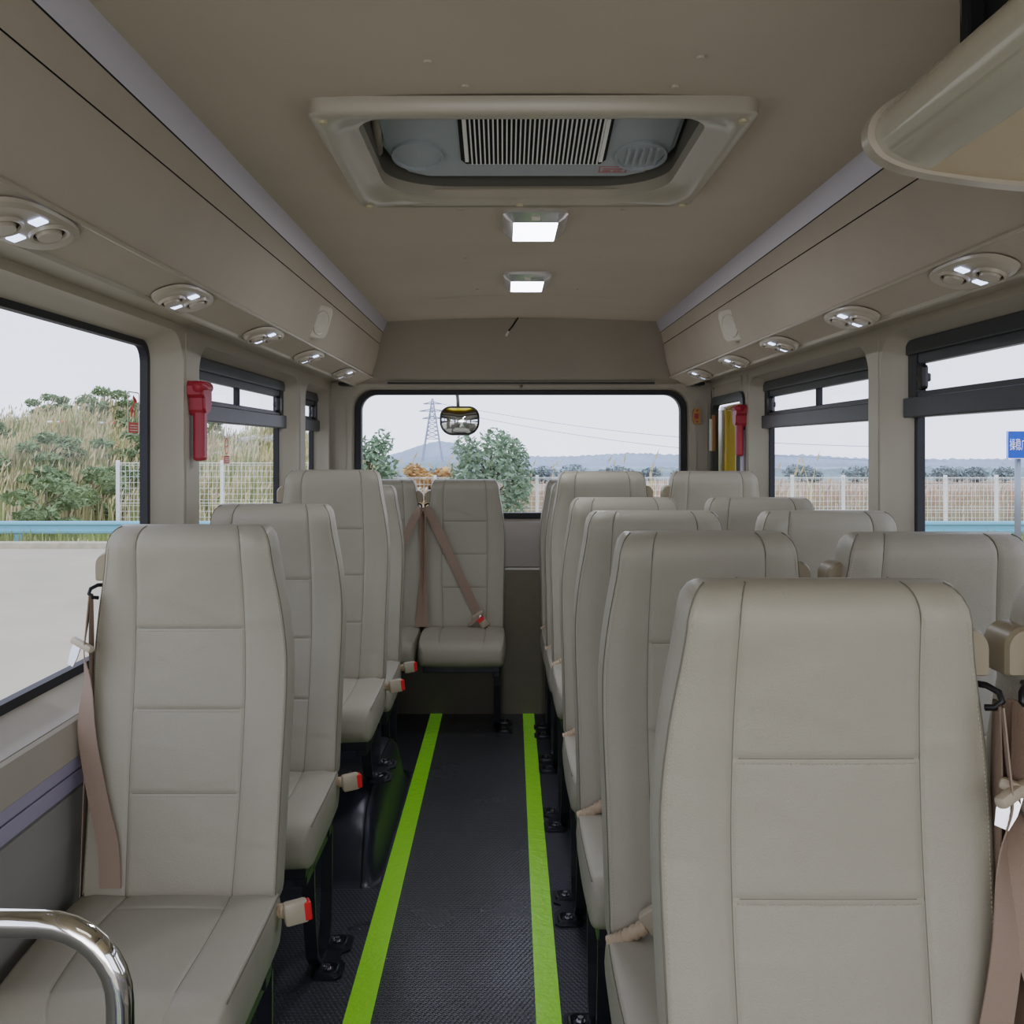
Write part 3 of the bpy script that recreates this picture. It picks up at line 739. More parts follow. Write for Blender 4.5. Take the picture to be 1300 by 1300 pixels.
def pad_mesh(name, curve, wf, L, t, re0, re1, hs, vx, rc=.013, tf=None, winset=.55):
    rows = []; smain = []
    s = re0
    while s < L-re1+1e-6: smain.append(s); s += .026
    smain.append(L-re1)
    for q in hs:
        smain = [x for x in smain if abs(x-q) > .014]; smain += [q+d for d in (-.012,-.006,-.0025,0,.0025,.006,.012)]
    smain = sorted(set(smain))
    spec = []
    for a in (85,65,45,22): a = math.radians(a); spec.append((re0*(1-math.sin(PI/2-a)) if False else re0*(1-math.cos(PI/2-a)), re0*(1-math.sin(PI/2-a))) if False else (re0-re0*math.sin(a), re0-re0*math.cos(a)))
    spec += [(s,0) for s in smain]
    for a in (22,45,65,85): a = math.radians(a); spec.append((L-re1+re1*math.sin(a), re1-re1*math.cos(a)))
    for (s, dd) in spec:
        w = wf(s); C, n = curve(s); th = tf(s) if tf else t
        v = seam_x(vx, s, L)
        half = [0,.25*v,.5*v,.75*v,v-.012,v-.006,v-.0025,v,v+.0025,v+.006,v+.012]
        m_ = w-rc-(v+.012)
        half += [v+.012+m_*.35, v+.012+m_*.7]
        front = []
        for x in half: front.append((x, front_h(x, s, w, vx, hs, L)))
        for a in (0,25,50,75,90):
            a = math.radians(a); front.append((w-rc+rc*math.sin(a), -rc*(1-math.cos(a)) + .0035*math.exp(-((a-.9)/.3)**2)))
        side = [(w+.004*math.sin(PI*k/4), -rc-(th-2*rc)*k/4) for k in (1,2,3)]
        back = []
        for a in (0,35,65,90):
            a = math.radians(a); back.append((w-rc+rc*math.cos(a), -(th-rc)-rc*math.sin(a)))
        back += [(w*.5,-th-.004),(0,-th-.005)]
        R = front+side+back; full = [(-x,h) for x,h in R[::-1]][1:]  # left from back centre to front centre
        full = full[:-1]
        loop = R + full   # starts at front centre -> right -> back centre -> left
        out = []
        for (x,h) in loop:
            if dd > 0:
                kx = (w-dd*winset)/w; x2 = x*kx; hm = -th/2; kh = max(.12,(th/2-dd))/(th/2) if th/2-dd > 0 else .12
                kh = max(.1, (th/2-dd)/(th/2)); h2 = hm+(h-hm)*kh
            else: x2, h2 = x, h
            p = C + n*h2; out.append((x2, p.y, p.z))
        rows.append(out)
    mb = MB(); mb.grid(rows, close=True)
    nn = len(rows[0]); mb.add(rows[0],[tuple(range(nn))]); mb.add(rows[-1],[tuple(range(nn))])
    me = mb.mesh(name, False)
    bm = bmesh.new(); bm.from_mesh(me); bmesh.ops.remove_doubles(bm, verts=bm.verts[:], dist=.00005); bmesh.ops.recalc_face_normals(bm, faces=bm.faces[:]); bm.to_mesh(me); bm.free()
    me.materials.append(M['leather'])
    for p in me.polygons: p.use_smooth = True
    return me
BH = [.218,.388,.558]
VX = .109
ME = {}
ME['back'] = pad_mesh('backrest', back_curve, back_w, BL, .095, .030, .040, BH, VX)
ME['cush'] = pad_mesh('seat_cushion', cush_curve, cush_w, .44, .112, .02, .045, [.10], VX-.005, rc=.016, tf=lambda s: .118)

def surf(curve, x, s, wf, hs, L, vx, extra=0):
    C, n = curve(s); h = front_h(x, s, wf(s), vx, hs, L)+extra
    p = C+n*h; return Vector((x,p.y,p.z))
def cap_pt(x, deg, curve, wf, hs, L, vx, th, re1, lift=0.0, winset=.55, edge=None, rc=.013):
    a = math.radians(deg); s = L-re1+re1*math.sin(a); dd = re1-re1*math.cos(a); w = wf(s); C, n = curve(s)
    if edge is None: h = front_h(x, s, w, vx, hs, L)
    else:
        b = math.radians(edge); x = math.copysign(w-rc+(rc+.0004)*math.sin(b), x); h = -rc+(rc+.0004)*math.cos(b)
    hm = -th/2; kh = max(.1,(th/2-dd)/(th/2)); h2 = hm+(h-hm)*kh + lift*math.cos(a)
    p = C+n*h2; return Vector((x*(w-dd*winset)/w, p.y, p.z+lift*math.sin(a)))
def edge_pt(curve, side, s, wf, inset=.0, ang=60, rc=.013, off=.001):
    w = wf(s); C, n = curve(s); a = math.radians(ang)
    x = w-rc+(rc+off)*math.sin(a); h = -rc+(rc+off)*math.cos(a)+.0035*math.exp(-((a-.9)/.3)**2)
    p = C+n*h; return Vector((side*x,p.y,p.z))
def dash(mb, p, q, r):
    d = (q-p); 
    if d.length < 1e-6: return
    d.normalize(); u = d.cross(Vector((0,-.95,.3))).normalized(); v = d.cross(u)
    vs = [p+u*r,p+v*r,p-u*r,p-v*r,q+u*r,q+v*r,q-u*r,q-v*r]
    mb.add(vs, [(0,1,5,4),(1,2,6,5),(2,3,7,6),(3,0,4,7)])
# stitches and seam threads of the backrest
mb = MB()
for q in BH:
    n = 40
    for k in range(n):
        x0 = -VX-.005+ (2*VX+.01)*(k+.15)/n; x1 = -VX-.005+(2*VX+.01)*(k+.7)/n
        dash(mb, surf(back_curve,x0,q-.0055,back_w,BH,BL,VX,.0008), surf(back_curve,x1,q-.0055,back_w,BH,BL,VX,.0008), .0008)
for sd in (-1,1):
    n = 125
    for k in range(n):
        s0 = .03+.700*(k+.15)/n; s1 = .03+.700*(k+.7)/n
        dash(mb, edge_pt(back_curve,sd,s0,back_w,ang=28), edge_pt(back_curve,sd,s1,back_w,ang=28), .0009)
ME['stitch'] = mb.mesh('stitching', False); ME['stitch'].materials.append(M['stitch'])
mb = MB()
for sd in (-1,1):
    pts = [surf(back_curve, sd*seam_x(VX,.01+.725*k/60,BL), .01+.725*k/60, back_w, BH, BL, VX, -.0002) for k in range(61)]
    pts = [p for p in pts if p.z < BZ0+BL-.042]+[cap_pt(sd*seam_x(VX,BL-.04,BL),d_,back_curve,back_w,BH,BL,VX,.095,.040,.0006) for d_ in (0,15,30,45,55,65,75,84)]
    pts.append(pts[-1]+Vector((0,.05,0)))
    mb.tube(pts, .0010, 5)
    pts = [edge_pt(back_curve,sd,.02+.712*k/60,back_w,ang=62,off=.0004) for k in range(61)]
    pts = [p for p in pts if p.z < BZ0+BL-.042]+[cap_pt(sd,d_,back_curve,back_w,BH,BL,VX,.095,.040,.0004,edge=62) for d_ in (0,20,40,55,70,84)]
    mb.tube(pts, .0013, 5)
for q in BH:
    mb.tube([surf(back_curve,-VX+2*VX*k/12,q,back_w,BH,BL,VX,-.0002) for k in range(13)], .0009, 5)
ME['seam'] = mb.mesh('seam', False); ME['seam'].materials.append(M['seam'])
mb = MB()
for sd in (-1,1):
    mb.tube([surf(cush_curve, sd*seam_x(VX-.005,.02+.375*k/30,.44), .02+.375*k/30, cush_w, [.10], .44, VX-.005,-.0002) for k in range(31)], .001, 5)
    mb.tube([edge_pt(cush_curve,sd,.02+.40*k/30,cush_w,ang=62,rc=.016,off=.0004) for k in range(31)], .0014, 5)
ME['cseam'] = mb.mesh('seam', False); ME['cseam'].materials.append(M['seam'])

# frame
def frame_mesh(ls):
    mb = MB(); mb.box((-.185,-.42,.338),(.185,-.02,.371),.004); mb.box((-.19,-.10,.32),(.19,-.06,.35),.004)
    mb.box((-.17,-.03,.345),(-.13,.045,.52),.006); mb.box((.13,-.03,.345),(.17,.045,.52),.006)
    mb.box((min(ls*.15,ls*.185),-.40,.312),(max(ls*.15,ls*.185),-.02,.342),.004)
    me = mb.mesh('seat_frame'); me.materials.append(M['black']); return me
def bar(mb, pts, wx, th):
    rows = []
    pts = [Vector(p) for p in pts]
    for i,p in enumerate(pts):
        d = (pts[min(i+1,len(pts)-1)]-pts[max(i-1,0)]).normalized(); nrm = Vector((0,-d.z,d.y))
        rows.append([p+Vector((wx,0,0))+nrm*th, p+Vector((-wx,0,0))+nrm*th, p+Vector((-wx,0,0))-nrm*th, p+Vector((wx,0,0))-nrm*th])
    mb.grid(rows, close=True); mb.add(rows[0],[(0,1,2,3)]); mb.add(rows[-1],[(0,1,2,3)])
def foot_y(ls): return -.12 if ls > 0 else -.21
def leg_mesh(ls, fz, which):
    mb = MB(); x = ls*.170; f = fz
    q = foot_y(ls)
    if which == 0: pts = [(x,q-.18,.325),(x,q-.175,.25+f*.25),(x,q-.155,.15+f*.55),(x,q-.125,.06+f*.8),(x,q-.08,.022+f),(x,q,.014+f)]
    else: pts = [(x,q+.10,.325),(x,q+.10,.25+f*.25),(x,q+.095,.14+f*.55),(x,q+.085,.06+f*.8),(x,q+.06,.022+f),(x,q,.014+f)]
    bar(mb, pts, .016, .007)
    me = mb.mesh('leg'); me.materials.append(M['black']); return me
def foot_mesh(ls, fz):
    mb = MB()
    shape = [(-.028,-.135),(.028,-.135),(.042,-.118),(.042,-.052),(.020,-.022),(.024,.008),(.044,.026),(.044,.095),(.030,.112),(-.028,.112),(-.040,.098),(-.040,.026),(-.018,.008),(-.022,-.022),(-.042,-.052),(-.042,-.118)]
    cx, cy = ls*.205, foot_y(ls)
    mb.prism(shape, lambda u,v,d:(cx+u,cy+v,d+fz), .0, .006)
    for (a0,a1) in ((-.125,-.055),(.032,.100)):
        mb.grid([[(cx+p[0],cy+p[1],z+fz) for p in rrect(-.033+i,.033-i,a0+i,a1-i,.014,4)] for z,i in ((.006,0),(.013,.004),(.014,.008),(.009,.012),(.0065,.015))], close=True)
    o = mb.mesh('foot_plate'); o.materials.append(M['black']); return smooth_me(o, 30)
def smooth_me(me, ang):
    for p in me.polygons: p.use_smooth = True
    try: me.set_sharp_from_angle(angle=math.radians(ang))
    except Exception: pass
    return me
def bolt_mesh(ls, fz, y):
    mb = MB(); x = ls*.205; mb.cyl((x,foot_y(ls)+y,fz+.008),(0,0,1),.012,.004,14); mb.cyl((x,foot_y(ls)+y,fz+.012),(0,0,1),.008,.009,6)
    me = mb.mesh('bolt'); me.materials.append(M['steel']); return me
def ribbon(mb, pts, wid, th=.0009):
    """pts: (center, width direction)"""
    rows = []
    for c, wd, *rest in pts:
        c = Vector(c); wd = Vector(wd).normalized()*((rest[0] if rest else wid)/2)
        rows.append((c, wd))
    R = []
    for i,(c,wd) in enumerate(rows):
        d = (rows[min(i+1,len(rows)-1)][0]-rows[max(i-1,0)][0]).normalized(); n = d.cross(wd).normalized()*th
        R.append([c-wd+n, c+wd+n, c+wd-n, c-wd-n])
    mb.grid(R, close=True)
def resample(pts, n=8):
    out = []
    P = [(Vector(a[0]),Vector(a[1])) for a in pts]
    for i in range(len(P)-1):
        p0 = P[max(i-1,0)][0]; p1 = P[i][0]; p2 = P[i+1][0]; p3 = P[min(i+2,len(P)-1)][0]
        for k in range(n):
            t = k/n
            c = .5*((2*p1)+(-p0+p2)*t+(2*p0-5*p1+4*p2-p3)*t*t+(-p0+3*p1-3*p2+p3)*t**3)
            out.append((c, P[i][1].lerp(P[i+1][1], t)))
    out.append(P[-1]); return out
def cap_mesh(rs):     # retractor shoulder cover at the window-side edge of the backrest top
    mb = MB()
    A = rrect(.160,.210,1.132,1.194,[.026,.004,.004,.005],6)
    mb.prism([(rs*u,v) for u,v in A], lambda u,v,d:(u,d,v), .040,.095)
    B = [( .188+(u-.188)*.86, 1.159+(v-1.159)*.90) for u,v in A]
    mb.grid([[(rs*u,.040,v) for u,v in A],[(rs*u,.032,v) for u,v in B]], close=True); mb.add([(rs*u,.032,v) for u,v in B],[tuple(range(len(B)))])
    me = mb.mesh('retractor_cover'); me.materials.append(M['capplastic']); return smooth_me(me, 40)
def guide_mesh(rs):
    mb = MB()
    mb.tube([(rs*.186,.040,1.124),(rs*.196,.016,1.126),(rs*.206,.004,1.120),(rs*.208,.000,1.110),(rs*.200,.002,1.102),(rs*.192,.01,1.100)], .0042, 8)
    me = mb.mesh('belt_guide'); me.materials.append(M['blackplastic']); return smooth_me(me, 50)
def belt_mesh(rs, mode):
    mb = MB(); s = rs
    F = lambda z, o: back_y(z)-o
    if mode == 'loose':
        A = [((s*.204,-.002,1.108),(s*.22,.9,0)),((s*.208,-.008,1.05),(s*.25,.9,0)),((s*.212,-.014,.99),(s*.35,.9,0)),((s*.212,F(.92,.014),.92),(s*.6,.7,.0)),((s*.204,F(.82,.024),.82),(s*1,.25,.0)),((s*.172,F(.69,.022),.69),(s*1,.1,-.12)),((s*.146,F(.60,.019),.60),(s*1,.02,-.1)),((s*.136,F(.52,.016),.515),(s*1,0,0))]
        ribbon(mb, resample(A), .044)
        B = [((s*.206,.010,1.106),(s*.25,.9,0)),((s*.209,.016,1.02),(s*.15,.95,0)),((s*.209,.018,.88),(s*.15,1,0)),((s*.209,-.01,.70),(s*.1,1,0)),((s*.209,-.03,.45),(s*.1,1,0))]
        ribbon(mb, resample(B), .042)
    else:
        zs = [1.108,1.06,1.0,.93,.85,.77,.69,.62,.575]; A = []
        for i, z in enumerate(zs):
            t = (1.108-z)/(1.108-.575); x = .198-.262*t
            A.append(((s*x, F(z,.020 if i > 1 else .026)-.006*math.sin(PI*t), z), (s*.86,-.02,-.5)))
        A[0] = ((s*.206,-.008,1.108),(s*.5,-.7,-.3))
        ribbon(mb, resample(A,4), .044)
        B = [((s*.209,-.004,1.106),(s*.35,.8,0)),((s*.213,-.005,.95),(s*.55,.8,0)),((s*.214,-.01,.78),(s*.6,.7,0)),((s*.208,-.05,.62),(s*.8,.5,0)),((s*.200,-.085,.50),(s*.9,.3,0))]
        ribbon(mb, resample(B), .040)
        Cc = [((-s*.066,F(.56,.026),.565),(s*.6,.3,.5)),((-s*.050,F(.53,.030),.53),(s*.5,.6,0)),((-s*.025,F(.50,.02),.505),(s*.3,.8,0))]
        ribbon(mb, resample(Cc), .036)
    me = mb.mesh('belt_webbing', False); me.materials.append(M['belt']); return smooth_me(me, 50)
def tongue_meshes(rs, mode):
    s = rs
    if mode == 'loose':
        Mx = Matrix.Translation((s*.213,-.022,1.005)) @ Matrix.Rotation(s*math.radians(-18),4,'Y') @ Matrix.Rotation(s*math.radians(28),4,'Z')
        mb = MB(); mb.box((-.032,-.008,-.007),(.032,.008,.009),.006, R=Mx); 
        m2 = MB(); m2.box((-s*.032 if s>0 else .010,-.0015,-.062),(-.010 if s>0 else .032,.0015,-.004),.0, R=Mx)
        m2 = MB(); m2.prism([(-.012,0),(.012,0),(.012,-.03),(.008,-.05),(-.008,-.05),(-.012,-.03)], lambda u,v,d: Mx @ Vector((u+s*.014,d,v)), -.0012,.0012)
    else:
        Mx = Matrix.Translation((-s*.070,back_y(.56)-.024,.562)) @ Matrix.Rotation(s*math.radians(32),4,'Y')
        mb = MB(); mb.box((-.034,-.009,-.009),(.034,.009,.011),.006, R=Mx)
        m2 = MB(); m2.box((-.012,-.0015,-.03),(.012,.0015,0), R=Mx)
    a = mb.mesh('tongue_grip'); a.materials.append(M['beltbuckle']); b = m2.mesh('tongue_plate'); b.materials.append(M['steel'])
    return smooth_me(a,40), b
def buckle_meshes(rs, mode):
    s = -rs   # aisle side
    if mode == 'loose':
        Mx = Matrix.Translation((s*.250,-.085,.475)) @ Matrix.Rotation(s*math.radians(84),4,'Y') @ Matrix.Rotation(math.radians(-22),4,'X')
        st = [(s*.170,-.045,.455),(s*.205,-.06,.465),(s*.230,-.078,.473)]
    elif mode == 'tucked':
        Mx = Matrix.Translation((s*.118,-.095,.545)) @ Matrix.Rotation(s*math.radians(-50),4,'Y') @ Matrix.Rotation(math.radians(15),4,'X')
        st = [(s*.203,-.070,.485),(s*.175,-.078,.500),(s*.135,-.09,.528)]
    else:
        Mx = Matrix.Translation((s*.098,back_y(.53)-.024,.522)) @ Matrix.Rotation(-s*math.radians(38),4,'Y')
        st = [(s*.150,-.085,.475),(s*.135,-.085,.485),(s*.118,-.085,.498)]
    mb = MB(); mb.box((-.023,-.013,-.026),(.023,.013,.022),.006, R=Mx)
    if mode == 'loose': pass
    a = mb.mesh('buckle'); a.materials.append(M['beltbuckle']); smooth_me(a,40)
    mb = MB(); mb.box((-.019,-.0138 if mode=='loose' else -.0125,.013 if mode=='loose' else .0215),(.019,.0108,.0285),.003, R=Mx)
    if mode != 'loose': mb.box((-.018,-.0145,.010),(.018,-.010,.030),.001, R=Mx)
    b = mb.mesh('release_button'); b.materials.append(M['red'])
    mb = MB(); pts = []; rad = []
    P = [Vector(p) for p in st]
    n = 28
    for k in range(n+1):
        t = k/n; p = P[0].lerp(P[1],t*2) if t<.5 else P[1].lerp(P[2],t*2-1); pts.append(p); rad.append(.015 if k%4<2 else .0125)
    mb.tube(pts, .014, 10, radii=rad); c = mb.mesh('ribbed_stalk'); c.materials.append(M['sleeve']); smooth_me(c, 60)
    return a, b, c

LIB = {}
def seat_lib(rs, fz, mode):
    k = (rs, round(fz,3), mode)
    if k not in LIB:
        ls = -rs
        LIB[k] = dict(frame=frame_mesh(ls), leg0=leg_mesh(ls,fz,0), leg1=leg_mesh(ls,fz,1), foot=foot_mesh(ls,fz), b0=bolt_mesh(ls,fz,-.09), b1=bolt_mesh(ls,fz,.066),
            cap=cap_mesh(rs), guide=guide_mesh(rs), belt=belt_mesh(rs,'diag' if mode=='diag' else 'loose'), tongue=tongue_meshes(rs,'diag' if mode=='diag' else 'loose'), buckle=buckle_meshes(rs,mode))
    return LIB[k]
def make_seat(x, y, z, rs, mode, label, group, foot_world=0.0):
    r = empty('bus_seat', (x,y,z), label, 'bus seat', group)
    fz = foot_world - z; L_ = seat_lib(rs, fz, mode)
    b = link('backrest', ME['back'], None, r); tag(link('seam', ME['seam'], None, b), kind='stuff'); tag(link('stitching', ME['stitch'], None, b), kind='stuff')
    c = link('seat_cushion', ME['cush'], None, r); tag(link('seam', ME['cseam'], None, c), kind='stuff')
    link('seat_frame', L_['frame'], None, r)
    link('leg', L_['leg0'], None, r); link('leg', L_['leg1'], None, r)
    f = link('foot_plate', L_['foot'], None, r); link('bolt', L_['b0'], None, f); link('bolt', L_['b1'], None, f)
    cp = link('retractor_cover', L_['cap'], None, r); link('belt_guide', L_['guide'], None, cp)
    w = link('seat_belt', L_['belt'], None, r)
    link('tongue_grip', L_['tongue'][0], None, w); link('tongue_plate', L_['tongue'][1], None, w)
    bk = link('buckle', L_['buckle'][0], None, r); link('release_button', L_['buckle'][1], None, bk); link('stalk', L_['buckle'][2], None, bk)
    return r
GL = 'grey beige single seats behind one another'
make_seat(-.672,2.17,0,-1,'loose','front grey beige single seat beside the chrome grab rail',GL)
make_seat(-.682,2.98,0,-1,'loose','second grey beige single seat, with creased backrest, just ahead of the wheel arch cover',GL)
make_seat(-.640,3.79,.083,-1,'loose','tall looking grey beige single seat raised over the black wheel arch cover',GL,.262)
make_seat(-.655,4.49,0,-1,'loose','fourth grey beige single seat mostly hidden behind the raised one',GL)
GB = 'grey beige rear bench seats under the rear window'
make_seat(-.205,5.33,-.0,-1,'diag','rear seat at the aisle end with its tan belt buckled diagonally',GB)
make_seat(-.637,5.33,-.0,1,'diag','rear seat half hidden behind the single seats, belt hanging across',GB)
GA = 'grey beige aisle seats of the paired rows'
make_seat(.400,1.25,0,1,'tucked','largest front aisle seat of the paired rows, its backrest filling the corner',GA)
make_seat(.401,2.00,0,1,'tucked','second aisle seat of the paired rows, right behind the large front one',GA)
make_seat(.393,2.66,0,1,'tucked','third aisle seat of the paired rows',GA)
make_seat(.398,3.37,0,1,'tucked','fourth aisle seat of the paired rows, just before the raised seats',GA)
make_seat(.396,4.12,.07,1,'tucked','raised aisle seat of the paired rows, standing higher against the rear window',GA,0)
make_seat(.400,4.80,0,1,'tucked','sixth aisle seat, only its edge showing behind the raised aisle seat',GA)
make_seat(.396,5.33,0,1,'tucked','last aisle seat, a thin sliver against the rear panel',GA)
GBs = 'grey beige window seats of the paired rows'
make_seat(.840,1.25,0,-1,'loose','front window seat of the paired rows, only its belt and shoulder cap in view',GBs)
make_seat(.842,1.97,0,-1,'loose','large window seat at the right edge below the blue sign',GBs)
make_seat(.850,2.66,0,-1,'loose','third window seat, backrest top between the aisle seats and the side wall',GBs)
make_seat(.850,3.37,0,-1,'loose','fourth window seat, low backrest top just before the raised window seat',GBs)
make_seat(.858,4.15,.07,-1,'loose','raised window seat below the red hammer and yellow jamb',GBs,0)

# ------------------------------------------------------------------ wheel arch cover
r = empty('wheel_arch_cover', (-.67,3.9,0), 'black vinyl wheel arch cover on the floor under the raised single seat', 'wheel arch cover')
mb = MB(); rows = []
def archz(t): # profile along y 3.34..4.40
    return [(3.30,.0),(3.325,.02),(3.35,.09),(3.40,.165),(3.47,.215),(3.58,.245),(3.72,.258),(3.95,.262),(4.15,.25),(4.3,.2),(4.38,.1),(4.42,0)]
for (y,z) in archz(0):
    rows.append([(-.915+.67,y-3.9,z),(-.52+.67,y-3.9,z),(-.478+.67,y-3.9,z*.985),(-.455+.67,y-3.9,z*.92),(-.443+.67,y-3.9,z*.80),(-.433+.67,y-3.9,z*.45),(-.425+.67,y-3.9,z*.1),(-.405+.67,y-3.9,0.001 if z==0 else .003)])
mb.grid(rows); o = mb.obj('cover', M['vinyl'], r, smooth=True, fix=False)
mb = MB(); mb.tube([(-.462+.67,y-3.9,z*.95+.002) for y,z in archz(0)], .003, 6); mb.obj('welt_seam', M['blackplastic'], r, smooth=True)
mb = MB(); mb.cyl((-.545+.67,3.43-3.9+.22,.25),(0,0,1),.009,.012,8); mb.obj('bolt', M['steel'], r)
r = empty('plastic_tie', (-.455,2.98,.012), 'crumpled clear plastic scrap on the second single seat foot plate', 'plastic scrap')
mb = MB(); rows = []
for i in range(9):
    t = i/8; w = .008+.014*math.sin(PI*t)
    rows.append([(t*.06, .04*t + w*(k/3-1), .004*math.sin(6*t+k*2)+.006) for k in range(7)])
mb.grid(rows); mb.obj('wrap', M['film'], r)

# ------------------------------------------------------------------ chrome grab rail
r = empty('grab_rail', (-.60,1.24,0), 'polished chrome tube grab rail curving down in the near corner', 'grab rail')
mb = MB()
path = [(-.93,1.24,.848),(-.70,1.24,.846),(-.56,1.24,.843)]
for k in range(1,9):
    a = PI/2*k/8; path.append((-.56+.095*math.sin(a), 1.24, .843-.095*(1-math.cos(a))))
path += [(-.463,1.24,.60),(-.46,1.24,.30),(-.46,1.24,.004)]
mb.tube([(p[0]+.60,p[1]-1.24,p[2]) for p in path], .0165, 24); mb.obj('rail_tube', M['chrome'], r, smooth=True)
mb = MB(); mb.cyl((.14,0,.001),(0,0,1),.035,.006,20); mb.obj('floor_flange', M['chrome'], r)

# ------------------------------------------------------------------ front luggage pod (upper corner)
r = empty('overhead_pod', (.75,1.0,Z(.45)), 'rounded glossy overhead pod with tan leather underside at the upper corner', 'overhead pod')
ox,oy,oz = r.location
D0 = 1.40
prof = [(.640,.620),(.628,.58),(.618,.530),(.596,.500),(.560,.489),(.532,.474),(.508,.457),(.495,.437),(.494,.415),(.508,.394),(.535,.380),(.565,.372),(.60,.366),(.66,.358),(.73,.352),(.84,.348),(.99,.345),(1.08,.345)]
def smooth_prof(P, n=4):
    out = []
    for i in range(len(P)-1):
        p0,p1,p2,p3 = [Vector(P[max(0,min(len(P)-1,j))]) for j in (i-1,i,i+1,i+2)]
        for k in range(n):
            t = k/n; c = .5*((2*p1)+(-p0+p2)*t+(2*p0-5*p1+4*p2-p3)*t*t+(-p0+3*p1-3*p2+p3)*t**3); out.append((c.x,c.y))
    out.append(P[-1]); return out
prof = smooth_prof(prof)
def pod_strip(name, ids, m, y0, y1, inset=0.0, thick=0):
    mb = MB(); P_ = [prof[i] for i in ids]
    rows = []
    for (x,z) in P_:
        cx, cz = .85,.47; d = math.hypot(x-cx,z-cz); k = 1-inset/d
        rows.append([(cx+(x-cx)*k-ox, y-oy, Z(cz+(z-cz)*k)-oz) for y in (y0, y1)])
    mb.grid(rows); return smooth_by_angle(mb.obj(name, m, r, fix=False), 60)
pod_strip('upper_shell', range(8,25), mat('satin_grey_shell', s2l(205,200,188), .35), -.6, D0-.01, .008)
pod_strip('gloss_band', range(24,45), M['glossgrey'], -.6, D0-.010, .008)
pod_strip('leather_underside', range(44,69), M['tanleather'], -.6, D0-.010, .008)
mb = MB()
def pp(i, k_in): 
    x,z = prof[i]; cx,cz=.85,.47; d=math.hypot(x-cx,z-cz); k=1-k_in/d
    return (cx+(x-cx)*k-ox, Z(cz+(z-cz)*k)-oz)
R_ = []
for i in range(8,69):
    a = pp(i,-.002); b = pp(i,.009)
    R_.append([(a[0],D0+.008-oy,a[1]),(a[0],D0-.018-oy,a[1]),(b[0],D0-.018-oy,b[1]),(b[0],D0+.008-oy,b[1])])
mb.grid(R_, close=True); smooth_by_angle(mb.obj('end_rim', M['bezel'], r, fix=False), 50)
mb = MB(); vs = [pp(i,.008) for i in range(8,69)]; mb.add([(x,D0-.008-oy,z) for x,z in vs]+[(1.08-ox,D0-.008-oy,Z(.61)-oz),(.618-ox,D0-.008-oy,Z(.62)-oz)], [tuple(range(len(vs)+2))])
mb.obj('end_panel', M['recess'], r)
mb = MB(); mb.box((.622-ox,D0-.03-oy,Z(.50)-oz),(.645-ox,D0+.0-oy,Z(.632)-oz),.003); mb.box((.645-ox,-.6-oy,Z(.50)-oz),(.66-ox,D0-.03-oy,Z(.632)-oz)); mb.obj('side_seal', M['darkhole'], r)

# ------------------------------------------------------------------ window stickers
def sticker(y, zc, h, w, style, label):
    r = empty('window_sticker', (GLX+.006, y, zc), label, 'sticker', 'safety stickers on the side glass')
    f = lambda u,v,d: (d, u, v)
    mb = MB(); ring(mb, rrect(-w/2,w/2,-h/2,h/2,.01,4), rrect(-w/2+.003,w/2-.003,-h/2+.003,h/2-.003,.008,4), f, 0, .001); mb.obj('outline', M['white'], r)
    red = bpy.data.materials.get('sticker_red') or mat('sticker_red', s2l(214,92,78), .5)
    mb = MB(); mb.prism(rrect(-w/2+.008,w/2-.008,-h/2+.006,-h/2+.034,.003,3), f, 0, .0012); mb.obj('red_patch', red, r)
    mb = MB()
    if style == 0:   # hammer striking a pane
        mb.prism([(-.020,-.008),(-.014,-.012),(.014,.040),(.008,.043)], f, 0,.0012); mb.prism([(-.006,.040),(.020,.028),(.024,.036),(-.002,.050)], f, 0,.0012)
        mb.prism([(-.016,.0),(-.024,.012),(-.020,.018),(-.010,.006)], f, 0,.0012)
        mb.prism([(.004,-.006),(.010,-.010),(.004,.010),(0,.010)], f, 0,.0012)
    else:
        c = [(math.cos(2*PI*k/24), math.sin(2*PI*k/24)) for k in range(24)]
        ring(mb, [(p[0]*.022,.017+p[1]*.030) for p in c], [(p[0]*.018,.017+p[1]*.026) for p in c], f, 0, .0012)
        mb.prism([(-.012,.012),(.012,.016),(.012,.020),(-.012,.016)], f, 0,.0012)
    mb.obj('red_figure', red, r)
    mb = MB()
    for k in range(3): mb.box((0.0012,-w/2+.016,-h/2+.011+.007*k),(.002,w/2-.016,-h/2+.0135+.007*k))
    mb.obj('print_lines', M['white'], r)
sticker(2.80, Z(.093), .118, .088, 0, 'clear sticker with a red hammer figure and red patch on the big front left pane')
sticker(3.74, Z(-.012), .105, .088, 1, 'clear sticker with a red round symbol and red patch on the slider window pane')

# ------------------------------------------------------------------ OUTSIDE
GZ = -.98          # lot level
mb = MB(); mb.add([(-90,-20,GZ),(90,-20,GZ),(90,24.6,GZ),(-90,24.6,GZ)],[(0,1,2,3)])
tag(mb.obj('ground', M['concrete']), kind='structure')
mb = MB(); mb.box((-90,24.3,GZ-.2),(90,24.7,GZ+.14),.02); tag(mb.obj('kerb', M['kerb']), kind='structure')
